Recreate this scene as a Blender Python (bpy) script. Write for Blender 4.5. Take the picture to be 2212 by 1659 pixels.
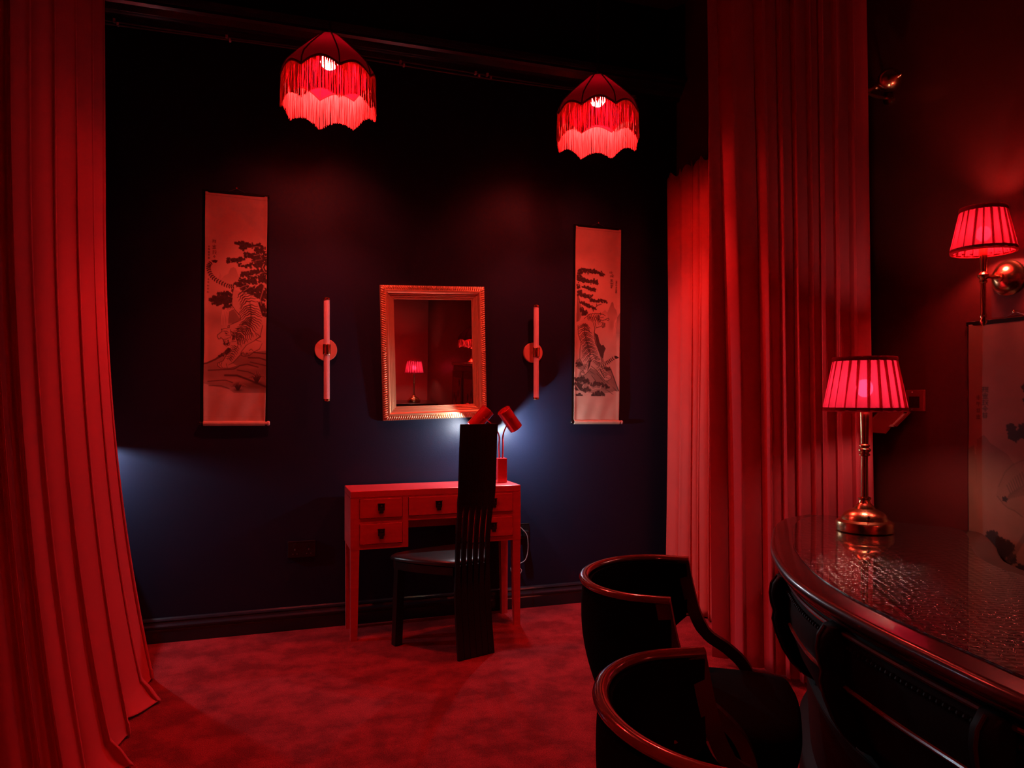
import bpy, bmesh, math, random
import numpy as np
from mathutils import Vector, Matrix

for o in list(bpy.data.objects):
    bpy.data.objects.remove(o, do_unlink=True)
scn = bpy.context.scene
COL = scn.collection
PI = math.pi

# ------------------------------------------------------------------ camera, world, exposure
cam_d = bpy.data.cameras.new('camera')
cam = bpy.data.objects.new('camera', cam_d)
COL.objects.link(cam)
cam.location = (0, 0, 1.25)
cam.rotation_euler = (PI / 2, 0, math.radians(-18.7))
cam_d.sensor_width = 36.0
cam_d.lens = 1600.0 / 2212.0 * 36.0
cam_d.shift_y = 0.0129
cam_d.clip_start = 0.02
scn.camera = cam
w = bpy.data.worlds.new('night')
scn.world = w
w.use_nodes = True
w.node_tree.nodes['Background'].inputs[0].default_value = (0, 0, 0, 1)
w.node_tree.nodes['Background'].inputs[1].default_value = 0.0
vs = scn.view_settings
vs.view_transform = 'Standard'
vs.look = 'None'
vs.gamma = 1.0
vs.exposure = 0.0
vs.use_curve_mapping = False

# lamp strengths (emission of the bulbs) and colours
PENDANT = 1400.0
PENDANT_COL = (1.0, 0.08, 0.06)
TABLE = 160.0
SCONCE = 330.0
SHADE_COL = (1.0, 0.15, 0.12)
TABLE_COL = (1.0, 0.55, 0.45)
DESK_W = 17.0
DESK_COL = (0.82, 0.91, 1.0)

WALL_Y = 4.157
WALL_X = 2.52
CEIL = 3.72

# ------------------------------------------------------------------ materials
def new_mat(name):
    m = bpy.data.materials.new(name)
    m.use_nodes = True
    return m, m.node_tree.nodes, m.node_tree.links

def bump_noise(n, l, scale, strength, dist=0.01, detail=4.0, vec=None):
    t = n.new('ShaderNodeTexNoise')
    t.inputs['Scale'].default_value = scale
    t.inputs['Detail'].default_value = detail
    if vec is not None:
        l.new(vec, t.inputs['Vector'])
    b = n.new('ShaderNodeBump')
    b.inputs['Strength'].default_value = strength
    b.inputs['Distance'].default_value = dist
    l.new(t.outputs['Fac'], b.inputs['Height'])
    return b, t

def mat(name, col, rough=0.5, metal=0.0, coat=0.0, coat_r=0.05, sheen=0.0, bump=None, vary=0.0, vscale=8.0, spec=0.5, stretch=None):
    m, n, l = new_mat(name)
    p = n['Principled BSDF']
    p.inputs['Base Color'].default_value = (*col, 1)
    p.inputs['Roughness'].default_value = rough
    p.inputs['Metallic'].default_value = metal
    p.inputs['Coat Weight'].default_value = coat
    p.inputs['Coat Roughness'].default_value = coat_r
    p.inputs['Specular IOR Level'].default_value = spec
    if sheen:
        p.inputs['Sheen Weight'].default_value = sheen
        p.inputs['Sheen Roughness'].default_value = 0.4
        p.inputs['Sheen Tint'].default_value = (min(1, col[0] * 1.6), col[1] * 2, col[2] * 2, 1)
    tc = n.new('ShaderNodeTexCoord')
    vec = tc.outputs['Object']
    if stretch:
        mp = n.new('ShaderNodeMapping')
        mp.inputs['Scale'].default_value = stretch
        l.new(vec, mp.inputs['Vector'])
        vec = mp.outputs['Vector']
    if bump:
        b, _ = bump_noise(n, l, bump[0], bump[1], bump[2] if len(bump) > 2 else 0.01, vec=vec)
        l.new(b.outputs['Normal'], p.inputs['Normal'])
    if vary:
        t = n.new('ShaderNodeTexNoise')
        t.inputs['Scale'].default_value = vscale
        t.inputs['Detail'].default_value = 6
        l.new(vec, t.inputs['Vector'])
        r = n.new('ShaderNodeValToRGB')
        r.color_ramp.elements[0].position = 0.3
        r.color_ramp.elements[1].position = 0.7
        r.color_ramp.elements[0].color = (*[c * (1 - vary) for c in col], 1)
        r.color_ramp.elements[1].color = (*[min(1, c * (1 + vary)) for c in col], 1)
        l.new(t.outputs['Fac'], r.inputs['Fac'])
        l.new(r.outputs['Color'], p.inputs['Base Color'])
    return m

def emit_mat(name, col, strength):
    m, n, l = new_mat(name)
    n.remove(n['Principled BSDF'])
    e = n.new('ShaderNodeEmission')
    e.inputs[0].default_value = (*col, 1)
    e.inputs[1].default_value = strength
    l.new(e.outputs[0], n['Material Output'].inputs['Surface'])
    return m

def cloth_mat(name, col, tcol, transl=0.5, clear=0.0, weave=400.0, strands=0.0):
    """thin lamp-shade cloth: diffuse + translucent, a little open weave"""
    m, n, l = new_mat(name)
    n.remove(n['Principled BSDF'])
    d = n.new('ShaderNodeBsdfDiffuse'); d.inputs[0].default_value = (*col, 1)
    t = n.new('ShaderNodeBsdfTranslucent'); t.inputs[0].default_value = (*tcol, 1)
    tc = n.new('ShaderNodeTexCoord')
    b, _ = bump_noise(n, l, weave, 0.3, 0.002, vec=tc.outputs['Object'])
    l.new(b.outputs['Normal'], d.inputs['Normal'])
    mx = n.new('ShaderNodeMixShader'); mx.inputs[0].default_value = transl
    l.new(d.outputs[0], mx.inputs[1]); l.new(t.outputs[0], mx.inputs[2])
    out = mx
    if strands:   # thread to thread differences in dye
        mp = n.new('ShaderNodeMapping'); mp.inputs['Scale'].default_value = (1, 1, .02)
        l.new(tc.outputs['Object'], mp.inputs['Vector'])
        t2 = n.new('ShaderNodeTexNoise'); t2.inputs['Scale'].default_value = strands; t2.inputs['Detail'].default_value = 2
        l.new(mp.outputs['Vector'], t2.inputs['Vector'])
        rp = n.new('ShaderNodeValToRGB')
        rp.color_ramp.elements[0].position = .36; rp.color_ramp.elements[0].color = (.38, .30, .32, 1)
        rp.color_ramp.elements[1].position = .62; rp.color_ramp.elements[1].color = (1.25, 1.5, 1.6, 1)
        l.new(t2.outputs['Fac'], rp.inputs['Fac'])
        for sh_, c_ in ((d, col), (t, tcol)):
            mm = n.new('ShaderNodeMix'); mm.data_type = 'RGBA'; mm.blend_type = 'MULTIPLY'; mm.inputs[0].default_value = 1
            mm.inputs[6].default_value = (*c_, 1); l.new(rp.outputs['Color'], mm.inputs[7]); l.new(mm.outputs[2], sh_.inputs[0])
    if clear:
        tr = n.new('ShaderNodeBsdfTransparent')
        tr.inputs[0].default_value = (*tcol, 1)
        m2 = n.new('ShaderNodeMixShader'); m2.inputs[0].default_value = clear
        l.new(mx.outputs[0], m2.inputs[1]); l.new(tr.outputs[0], m2.inputs[2])
        out = m2
    l.new(out.outputs[0], n['Material Output'].inputs['Surface'])
    return m

def carpet_mat():
    m, n, l = new_mat('carpet')
    p = n['Principled BSDF']
    tc = n.new('ShaderNodeTexCoord')
    big = n.new('ShaderNodeTexNoise'); big.inputs['Scale'].default_value = 6.5; big.inputs['Detail'].default_value = 9
    big.inputs['Roughness'].default_value = 0.65
    fine = n.new('ShaderNodeTexNoise'); fine.inputs['Scale'].default_value = 240; fine.inputs['Detail'].default_value = 4
    l.new(tc.outputs['Object'], big.inputs['Vector']); l.new(tc.outputs['Object'], fine.inputs['Vector'])
    r = n.new('ShaderNodeValToRGB')
    r.color_ramp.elements[0].position = 0.40; r.color_ramp.elements[0].color = (0.17, 0.011, 0.014, 1)
    r.color_ramp.elements[1].position = 0.60; r.color_ramp.elements[1].color = (0.33, 0.023, 0.028, 1)
    l.new(big.outputs['Fac'], r.inputs['Fac'])
    r2 = n.new('ShaderNodeValToRGB')
    r2.color_ramp.elements[0].position = 0.35; r2.color_ramp.elements[0].color = (0.5, 0.5, 0.5, 1)
    r2.color_ramp.elements[1].position = 0.75; r2.color_ramp.elements[1].color = (1.45, 1.45, 1.45, 1)
    l.new(fine.outputs['Fac'], r2.inputs['Fac'])
    mx = n.new('ShaderNodeMix'); mx.data_type = 'RGBA'; mx.blend_type = 'MULTIPLY'; mx.inputs[0].default_value = 1
    l.new(r.outputs['Color'], mx.inputs[6]); l.new(r2.outputs['Color'], mx.inputs[7])
    l.new(mx.outputs[2], p.inputs['Base Color'])
    b = n.new('ShaderNodeBump'); b.inputs['Strength'].default_value = 0.9; b.inputs['Distance'].default_value = 0.006
    l.new(fine.outputs['Fac'], b.inputs['Height']); l.new(b.outputs['Normal'], p.inputs['Normal'])
    p.inputs['Roughness'].default_value = 0.95
    p.inputs['Specular IOR Level'].default_value = 0.1
    p.inputs['Sheen Weight'].default_value = 0.25
    p.inputs['Sheen Tint'].default_value = (0.6, 0.06, 0.07, 1)
    return m

def leather_glass_mat():
    """woven leather under a clear polished glass sheet"""
    m, n, l = new_mat('glazed_leather')
    p = n['Principled BSDF']
    tc = n.new('ShaderNodeTexCoord')
    mp = n.new('ShaderNodeMapping'); mp.inputs['Scale'].default_value = (1, 1, 1); mp.inputs['Rotation'].default_value = (0, 0, 0.5)
    l.new(tc.outputs['Object'], mp.inputs['Vector'])
    dist = n.new('ShaderNodeTexNoise'); dist.inputs['Scale'].default_value = 14; dist.inputs['Detail'].default_value = 3
    l.new(mp.outputs['Vector'], dist.inputs['Vector'])
    ad = n.new('ShaderNodeMixRGB'); ad.blend_type = 'LINEAR_LIGHT'; ad.inputs[0].default_value = 0.012
    l.new(mp.outputs['Vector'], ad.inputs[1]); l.new(dist.outputs['Color'], ad.inputs[2])
    v = n.new('ShaderNodeTexVoronoi'); v.inputs['Scale'].default_value = 46; v.inputs['Randomness'].default_value = 0.3
    l.new(ad.outputs[0], v.inputs['Vector'])
    fine = n.new('ShaderNodeTexNoise'); fine.inputs['Scale'].default_value = 220
    l.new(mp.outputs['Vector'], fine.inputs['Vector'])
    ma = n.new('ShaderNodeMath'); ma.operation = 'MULTIPLY_ADD'; ma.inputs[1].default_value = 0.25
    l.new(fine.outputs['Fac'], ma.inputs[0]); l.new(v.outputs['Distance'], ma.inputs[2])
    b = n.new('ShaderNodeBump'); b.inputs['Strength'].default_value = 1.0; b.inputs['Distance'].default_value = 0.0048
    l.new(ma.outputs[0], b.inputs['Height'])
    l.new(b.outputs['Normal'], p.inputs['Normal'])
    p.inputs['Base Color'].default_value = (0.022, 0.015, 0.014, 1)
    p.inputs['Specular IOR Level'].default_value = 1.0
    p.inputs['Roughness'].default_value = 0.075
    p.inputs['Coat Weight'].default_value = 1.0
    p.inputs['Coat Roughness'].default_value = 0.01
    p.inputs['Coat IOR'].default_value = 1.38
    return m

def art_mat(name):
    m, n, l = new_mat(name)
    p = n['Principled BSDF']
    a = n.new('ShaderNodeVertexColor'); a.layer_name = 'ink'
    tc = n.new('ShaderNodeTexCoord')
    t = n.new('ShaderNodeTexNoise'); t.inputs['Scale'].default_value = 9; t.inputs['Detail'].default_value = 8
    l.new(tc.outputs['Object'], t.inputs['Vector'])
    r = n.new('ShaderNodeValToRGB')
    r.color_ramp.elements[0].position = 0.3; r.color_ramp.elements[0].color = (0.86, 0.84, 0.8, 1)
    r.color_ramp.elements[1].position = 0.7; r.color_ramp.elements[1].color = (1, 1, 1, 1)
    l.new(t.outputs['Fac'], r.inputs['Fac'])
    mx = n.new('ShaderNodeMix'); mx.data_type = 'RGBA'; mx.blend_type = 'MULTIPLY'; mx.inputs[0].default_value = 1
    l.new(a.outputs['Color'], mx.inputs[6]); l.new(r.outputs['Color'], mx.inputs[7])
    l.new(mx.outputs[2], p.inputs['Base Color'])
    p.inputs['Roughness'].default_value = 0.6
    p.inputs['Specular IOR Level'].default_value = 0.25
    b, _ = bump_noise(n, l, 500, 0.15, 0.002, vec=tc.outputs['Object'])
    l.new(b.outputs['Normal'], p.inputs['Normal'])
    return m

M = {}
M['navy'] = mat('navy_wall_paint', (0.0072, 0.0112, 0.031), 0.46, bump=(160, 0.12, 0.004), spec=0.28)
M['redwall'] = mat('oxblood_wall_paint', (0.12, 0.015, 0.013), 0.42, bump=(120, 0.1, 0.004), vary=0.06, vscale=2)
M['ceil'] = mat('ceiling_paint', (0.06, 0.02, 0.022), 0.8)
M['carpet'] = carpet_mat()
M['blackpaint'] = mat('black_gloss_paint', (0.014, 0.015, 0.022), 0.2)
M['velvet'] = mat('red_velvet', (0.50, 0.052, 0.066), 0.85, sheen=0.2, bump=(220, 0.12, 0.002), vary=0.04, vscale=5, spec=0.1, stretch=(1, 1, 0.15))
M['lining'] = mat('red_cotton', (0.55, 0.07, 0.06), 0.8, sheen=0.15, bump=(30, 0.12, 0.006), vary=0.06, vscale=4, spec=0.15)
M['redlac'] = mat('red_lacquer', (0.55, 0.045, 0.05), 0.32, coat=0.15, coat_r=0.2, vary=0.12, vscale=6, stretch=(0.6, 1, 5), bump=(60, 0.04, 0.002))
M['blacklac'] = mat('black_lacquer', (0.004, 0.004, 0.004), 0.35, coat=0.25, coat_r=0.12, spec=0.25)
M['barblack'] = mat('black_bar_paint', (0.004, 0.0035, 0.0035), 0.6, spec=0.12)
M['blackleather'] = mat('black_leather', (0.008, 0.008, 0.009), 0.33, bump=(300, 0.08, 0.002))
M['blackvelvet'] = mat('black_velvet', (0.003, 0.0028, 0.003), 0.95, spec=0.05)
M['rimwood'] = mat('polished_mahogany', (0.16, 0.03, 0.018), 0.22, coat=1.0, coat_r=0.08, vary=0.2, vscale=20, stretch=(1, 1, 6))
M['darkwood'] = mat('dark_mahogany', (0.045, 0.009, 0.007), 0.3, coat=0.6, coat_r=0.12, vary=0.25, vscale=12, stretch=(1, 6, 1))
M['leatherglass'] = leather_glass_mat()
M['brass'] = mat('antique_brass', (0.75, 0.42, 0.2), 0.24, metal=1.0, bump=(90, 0.03, 0.001))
M['gilt'] = mat('gilt_frame', (0.8, 0.55, 0.3), 0.36, metal=0.75, bump=(140, 0.08, 0.002))
M['bronze'] = mat('dark_bronze', (0.06, 0.03, 0.025), 0.35, metal=0.9)
M['silver'] = mat('mirror_silver', (0.92, 0.92, 0.93), 0.012, metal=1.0)
M['acrylic'] = mat('ribbed_acrylic', (0.8, 0.68, 0.68), 0.18, coat=0.6)
M['pinkcopper'] = mat('copper_plate', (0.85, 0.4, 0.28), 0.5, metal=0.6)
M['plastic_black'] = mat('black_plastic', (0.008, 0.008, 0.009), 0.3)
M['plastic_red'] = mat('red_plastic', (0.35, 0.03, 0.03), 0.4)
M['card'] = mat('pale_card', (0.6, 0.45, 0.4), 0.7)
M['white'] = mat('white_clip', (0.7, 0.7, 0.7), 0.5)
M['cable'] = mat('grey_cable', (0.10, 0.10, 0.11), 0.4)
M['whitecable'] = mat('pale_cable', (0.45, 0.45, 0.47), 0.4)
M['lampred'] = mat('red_painted_metal', (0.42, 0.012, 0.014), 0.25, metal=0.25, coat=0.3)
M['fringe'] = cloth_mat('silk_fringe', (0.42, 0.085, 0.10), (0.42, 0.10, 0.08), 0.40, strands=330.0)
M['dome'] = cloth_mat('dome_silk', (0.26, 0.006, 0.03), (0.0048, 0.0001, 0.0012), 0.30)
M['pleat'] = cloth_mat('pleated_silk', (0.40, 0.02, 0.05), (0.30, 0.010, 0.034), 0.5, clear=0.08)
M['pleat_sconce'] = cloth_mat('sconce_pleated_silk', (0.40, 0.02, 0.05), (0.17, 0.010, 0.03), 0.5, clear=0.05)
M['pleattrim'] = cloth_mat('shade_trim', (0.3, 0.008, 0.018), (0.08, 0.002, 0.004), 0.2)
M['paperback'] = mat('scroll_mount', (0.55, 0.42, 0.3), 0.6, vary=0.1, vscale=30)
M['art'] = art_mat('painted_silk')
M['bulb_p'] = emit_mat('pendant_bulb', PENDANT_COL, PENDANT)
M['bulb_t'] = emit_mat('table_bulb', TABLE_COL, TABLE)
M['bulb_s'] = emit_mat('sconce_bulb', SHADE_COL, SCONCE)
M['bulb_d'] = emit_mat('spot_bulb', DESK_COL, 60.0)

# ------------------------------------------------------------------ mesh helpers
class MB:
    def __init__(self):
        self.v = []; self.f = []
    def add(self, vs, fs):
        b = len(self.v)
        self.v += [tuple(p) for p in vs]
        self.f += [tuple(i + b for i in f) for f in fs]
        return self
    def box(self, x0, x1, y0, y1, z0, z1):
        vs = [(x, y, z) for z in (z0, z1) for y in (y0, y1) for x in (x0, x1)]
        return self.add(vs, [(0, 2, 3, 1), (4, 5, 7, 6), (0, 1, 5, 4), (2, 6, 7, 3), (0, 4, 6, 2), (1, 3, 7, 5)])
    def bbox(self, x0, x1, y0, y1, z0, z1, c=0.003):
        """bevelled box"""
        bm = bmesh.new()
        bmesh.ops.create_cube(bm, size=1)
        for v in bm.verts:
            v.co = Vector(((x0 + x1) / 2 + v.co.x * (x1 - x0), (y0 + y1) / 2 + v.co.y * (y1 - y0), (z0 + z1) / 2 + v.co.z * (z1 - z0)))
        bmesh.ops.bevel(bm, geom=bm.edges[:], offset=c, segments=2, affect='EDGES', profile=0.5)
        bm.verts.index_update()
        self.add([v.co[:] for v in bm.verts], [[v.index for v in f.verts] for f in bm.faces])
        bm.free()
        return self
    def ring_loft(self, rings, closed=True, cap0=False, cap1=False, loop=False):
        b = []
        for r in rings:
            b.append(len(self.v)); self.v += [tuple(p) for p in r]
        n = len(rings[0]); R = len(rings)
        for i in range(R if loop else R - 1):
            j = (i + 1) % R
            for k in range(n if closed else n - 1):
                q = (k + 1) % n
                self.f.append((b[i] + k, b[i] + q, b[j] + q, b[j] + k))
        if cap0: self.f.append(tuple(b[0] + k for k in reversed(range(n))))
        if cap1: self.f.append(tuple(b[-1] + k for k in range(n)))
        return self
    def lathe(self, prof, seg=32, c=(0, 0), cap0=True, cap1=True):
        rings = [[(c[0] + r * math.cos(2 * PI * k / seg), c[1] + r * math.sin(2 * PI * k / seg), z) for k in range(seg)] for r, z in prof]
        return self.ring_loft(rings, True, cap0, cap1)
    def tube(self, pts, r, seg=8, cap=True, up=None):
        pts = [Vector(p) for p in pts]
        n = len(pts)
        rs = r if isinstance(r, (list, tuple)) else [r] * n
        rings = []
        u = None
        for i, p in enumerate(pts):
            d = (pts[min(i + 1, n - 1)] - pts[max(i - 1, 0)]).normalized()
            if u is None:
                u = d.orthogonal().normalized() if up is None else (Vector(up) - d * d.dot(Vector(up))).normalized()
            else:
                u = (u - d * d.dot(u)).normalized()
            w_ = d.cross(u)
            ri = rs[i]
            ra, rb = ri if isinstance(ri, tuple) else (ri, ri)
            rings.append([p + u * (ra * math.cos(2 * PI * k / seg)) + w_ * (rb * math.sin(2 * PI * k / seg)) for k in range(seg)])
        return self.ring_loft(rings, True, cap, cap)
    def sweep_rect(self, pts, hw, hd, up):
        """rectangular bar along pts; hw along `up`, hd across"""
        pts = [Vector(p) for p in pts]; n = len(pts); rings = []
        for i, p in enumerate(pts):
            d = (pts[min(i + 1, n - 1)] - pts[max(i - 1, 0)]).normalized()
            u = Vector(up); u = (u - d * d.dot(u)).normalized(); q = d.cross(u)
            a = hw[i] if isinstance(hw, (list, tuple)) else hw
            b = hd[i] if isinstance(hd, (list, tuple)) else hd
            rings.append([p + u * a * s + q * b * t for s, t in ((-1, -1), (1, -1), (1, 1), (-1, 1))])
        return self.ring_loft(rings, True, True, True)
    def prism(self, poly, z0, z1):
        n = len(poly)
        vs = [(x, y, z0) for x, y in poly] + [(x, y, z1) for x, y in poly]
        fs = [tuple(reversed(range(n))), tuple(range(n, 2 * n))] + [(k, (k + 1) % n, n + (k + 1) % n, n + k) for k in range(n)]
        return self.add(vs, fs)
    def xf(self, m):
        self.v = [tuple(m @ Vector(p)) for p in self.v]
        return self
    def mesh(self, name, material, smooth=False, angle=None):
        me = bpy.data.meshes.new(name)
        me.from_pydata(self.v, [], self.f)
        bm = bmesh.new(); bm.from_mesh(me)
        bmesh.ops.recalc_face_normals(bm, faces=bm.faces)
        if smooth:
            a = math.radians(angle or 35)
            for f in bm.faces: f.smooth = True
            for e in bm.edges:
                if len(e.link_faces) == 2 and e.calc_face_angle(0) > a: e.smooth = False
        bm.to_mesh(me); bm.free()
        me.materials.append(material)
        return me
    def build(self, name, material, parent=None, smooth=False, angle=None):
        o = bpy.data.objects.new(name, self.mesh(name, material, smooth, angle))
        COL.objects.link(o)
        if parent: o.parent = parent
        return o

def tag(o, label, cat, group=None):
    o['label'] = label; o['category'] = cat
    if group: o['group'] = group
    return o
def thing(name, label, cat, loc=(0, 0, 0), rz=0.0, group=None):
    o = bpy.data.objects.new(name, None); COL.objects.link(o)
    o.empty_display_size = 0.1
    o.location = loc; o.rotation_euler = (0, 0, rz)
    return tag(o, label, cat, group)
def struct(o):
    o['kind'] = 'structure'; return o
def copy_tree(o, parent=None):
    c = o.copy(); COL.objects.link(c)
    if parent: c.parent = parent
    for ch in list(o.children): copy_tree(ch, c)
    return c
def catmull(pts, n):
    P = [np.array(p, float) for p in pts]
    P = [2 * P[0] - P[1]] + P + [2 * P[-1] - P[-2]]
    out = []
    m = len(P) - 3
    for i in range(n):
        t = i / (n - 1) * m; k = min(int(t), m - 1); t -= k
        a, b, c, d = P[k:k + 4]
        out.append(0.5 * ((2 * b) + (c - a) * t + (2 * a - 5 * b + 4 * c - d) * t * t + (3 * b - a - 3 * c + d) * t ** 3))
    return out
def resample(pts, n):
    pts = np.array(pts); s = np.r_[0, np.cumsum(np.linalg.norm(np.diff(pts, axis=0), axis=1))]
    t = np.linspace(0, s[-1], n)
    return np.stack([np.interp(t, s, pts[:, k]) for k in range(pts.shape[1])], 1)

# ------------------------------------------------------------------ room shell
X0, Y0 = -3.2, -3.3
struct(MB().box(X0, WALL_X + .1, Y0, WALL_Y + .1, -0.08, 0).build('floor', M['carpet']))
struct(MB().box(X0, WALL_X + .1, Y0, WALL_Y + .1, CEIL, CEIL + .08).build('ceiling', M['ceil']))
struct(MB().box(X0, WALL_X + .1, WALL_Y, WALL_Y + .1, 0, CEIL).build('wall_back', M['navy']))
struct(MB().box(WALL_X, WALL_X + .1, Y0, WALL_Y, 0, CEIL).build('wall_right', M['redwall']))
struct(MB().box(X0 - .1, X0, Y0, WALL_Y, 0, CEIL).build('wall_left', M['navy']))
struct(MB().box(X0, WALL_X, Y0 - .1, Y0, 0, CEIL).build('wall_front', mat('red_wall_paint', (0.46, 0.055, 0.05), 0.5, bump=(120, 0.1, 0.004))))
def skirting(name, a, b, nrm):
    """moulded skirting board along a->b, nrm points into the room"""
    prof = [(0, 0), (.022, 0), (.022, .062), (.019, .068), (.019, .072), (.024, .075), (.024, .083), (.017, .092), (.013, .104), (.016, .110), (.012, .118), (.004, .124), (0, .124)]
    mb = MB()
    rings = [[(p[0] + nrm[0] * u, p[1] + nrm[1] * u, z) for u, z in prof] for p in (a, b)]
    mb.ring_loft(rings, True, True, True)
    return struct(mb.build(name, M['blackpaint']))
skirting('baseboard_back', (X0, WALL_Y), (WALL_X, WALL_Y), (0, -1))
skirting('baseboard_right', (WALL_X, Y0), (WALL_X, WALL_Y - .025), (-1, 0))
# deep picture-rail cornice across the back wall and the angled boxing above it
prof = [(0, 3.13), (.035, 3.13), (.04, 3.15), (.065, 3.165), (.085, 3.19), (.10, 3.2), (.10, 3.215), (.125, 3.225), (.13, 3.245), (0, 3.25)]
mb = MB(); mb.ring_loft([[(x, WALL_Y - u, z) for u, z in prof] for x in (X0, WALL_X)], True, True, True)
struct(mb.build('trim_1', M['blackpaint']))
struct(MB().prism([(2.45, WALL_Y - .001), (WALL_X - .001, WALL_Y - .105), (WALL_X - .001, WALL_Y - .001)], 3.251, CEIL - .001).build('trim_2', M['navy']))

# ------------------------------------------------------------------ curtains
def curtain(name, path, zt, zb, lam, amp, material, seed, label, rows=54, cols=420, drift=0.5, flare=None, ruffle=0.0, pool=0.0, side=1, omega=0.35, group=None, wide=None):
    rnd = random.Random(seed)
    pts = resample(catmull(path, 60), cols)
    L = float(np.sum(np.linalg.norm(np.diff(pts, axis=0), axis=1)))
    s = np.linspace(0, L, cols)
    knots = [0.0]; phs = [rnd.uniform(0, 6)]
    while knots[-1] < L:
        la = lam * rnd.uniform(.6, 1.45)
        if wide: la *= wide(knots[-1] / L)
        knots.append(knots[-1] + la); phs.append(phs[-1] + 2 * PI)
    ph = np.interp(s, knots, phs)
    am = amp * np.interp(s, knots, [rnd.uniform(.6, 1.15) for _ in knots])
    tan = np.gradient(pts, axis=0); tan /= np.linalg.norm(tan, axis=1)[:, None]
    nor = np.stack([tan[:, 1], -tan[:, 0]], 1) * side
    c1, c2, c3 = (rnd.uniform(0, 6) for _ in range(3))
    verts = []
    npool = 7 if pool else 0
    R = rows + npool
    for i in range(R):
        if i < rows:
            f = i / (rows - 1); f = f ** 0.9; ext = 0.0
            z = zt + (zb - zt) * f
        else:
            f = 1.0; ext = (i - rows + 1) / npool; z = zb * (1 - ext) + 0.006
        p = ph + drift * np.sin(c1 + f * 3.1 + s * 2.3 / max(L, .1)) + drift * .5 * np.sin(c2 + f * 7 + s * 5)
        a = am * (0.75 + 0.45 * f)
        nn = a * (np.sin(p) + .28 * np.sin(2 * p + 1.0) + .05 * np.sin(3.1 * p + c3)) + .001 * np.sin(p * 2.3 + f * 11)
        tt = omega * a * np.sin(2 * p)
        off = np.zeros(cols); toff = 0
        if flare: off, toff = flare(f, s / L)
        if ext: off = off + pool * ext * (0.55 + .45 * np.sin(p * .5 + 1)); 
        zz = np.full(cols, z)
        if pool and i < rows: zz = zz + 0.03 * f ** 12 * (1 + np.sin(p * .5 + 1.6))
        if ext: zz = 0.012 + (zb + .03 * (1 + np.sin(p * .5 + 1.6)) - .012) * (1 - ext) ** 1.5 + .018 * np.maximum(0, np.sin(p + ext * 2)) * math.sin(PI * ext)
        if ruffle and i == 0: zz = zz + ruffle * (.5 + .5 * np.sin(p * 1.7)) 
        xy = pts + nor * (nn + off)[:, None] + tan * (tt + toff)[:, None]
        verts.append(np.column_stack([xy, zz]))
    V = np.concatenate(verts)
    idx = np.arange(R * cols).reshape(R, cols)
    F = np.stack([idx[:-1, :-1], idx[:-1, 1:], idx[1:, 1:], idx[1:, :-1]], -1).reshape(-1, 4)
    me = bpy.data.meshes.new(name)
    me.from_pydata(V.tolist(), [], F.tolist())
    me.polygons.foreach_set('use_smooth', np.ones(len(F), bool))
    me.materials.append(material)
    o = bpy.data.objects.new(name, me); COL.objects.link(o)
    so = o.modifiers.new('cloth', 'SOLIDIFY'); so.thickness = 0.004; so.offset = 0
    return tag(o, label, 'curtain', group)

def flare_left(f, t):
    k = max(0.0, (f - .45) / .55)
    return 0.17 * k ** 2.2 * (1 - .35 * t), 0.0
curtain('velvet_curtain', [(-.672, 3.74), (-.66, 3.3), (-.665, 2.8), (-.66, 2.3), (-.67, 1.7), (-.66, 1.15)], CEIL - .03, 0.05, .21, .050, M['velvet'], 5,
        'floor-length red velvet curtain at the left edge, hem pooling on the carpet', flare=flare_left, pool=0.07, side=-1, drift=.35, omega=.5)
def flare_right(f, t):
    return 0.0, 0.05 * f
curtain('velvet_curtain', [(2.0, 3.04), (2.11, 2.83), (2.22, 2.60), (2.315, 2.40)], CEIL - .03, 0.03, .075, .026, M['velvet'], 11,
        'tall red velvet curtain hanging from above the frame behind the brass table lamp', flare=flare_right, side=1, drift=.4, omega=.55,
        wide=lambda t: 2.3 if t < .12 else (1.25 if t < .4 else .8))
curtain('window_curtain', [(2.372, 4.03), (2.375, 3.6), (2.372, 3.1), (2.372, 2.47)], 2.585, 0.01, .10, .022, M['lining'], 23,
        'lower red curtain gathered on the brass rod beside the dark wall', side=1, ruffle=.035, drift=.5, rows=60)
# curtain rod with finials
rod = thing('curtain_rod', 'brass curtain rod with ball finials on the right wall', 'curtain rod', (2.41, 2.40, 2.535))
MB().tube([(0, 0.02, 0), (0, 1.64, 0)], .011, 12).build('pole', M['brass'], rod, True)
def finial(y, d):
    return MB().lathe([(.0, 0), (.012, .0), (.014, .006), (.010, .012), (.012, .02), (.03, .032), (.042, .052), (.046, .07), (.042, .088), (.028, .106), (.012, .116), (.009, .124), (.002, .13)], 20).xf(Matrix.Translation((0, y, 0)) @ Matrix.Rotation(-d * PI / 2, 4, 'X'))
finial(0.02, -1).build('finial', M['brass'], rod, True)
finial(1.62, 1).xf(Matrix.Translation((0, 1.62, 0)) @ Matrix.Scale(.55, 4) @ Matrix.Translation((0, -1.62, 0))).build('finial', M['brass'], rod, True)
for y in (.06, 1.58):
    b = MB().tube([(0, y, -.016), (.03, y, -.02), (.109, y, -.02)], .007, 8)
    b.lathe([(.028, -.004), (.028, .002)], 16)
    b = MB().tube([(0, y, -.014), (.04, y, -.02), (.102, y, -.02)], .007, 8)
    d_ = MB().lathe([(.026, 0), (.026, .006), (.018, .01)], 18).xf(Matrix.Translation((.109, y, -.02)) @ Matrix.Rotation(-PI / 2, 4, 'Y'))
    b.add(d_.v, d_.f)
    b.build('bracket', M['brass'], rod, True)

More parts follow.
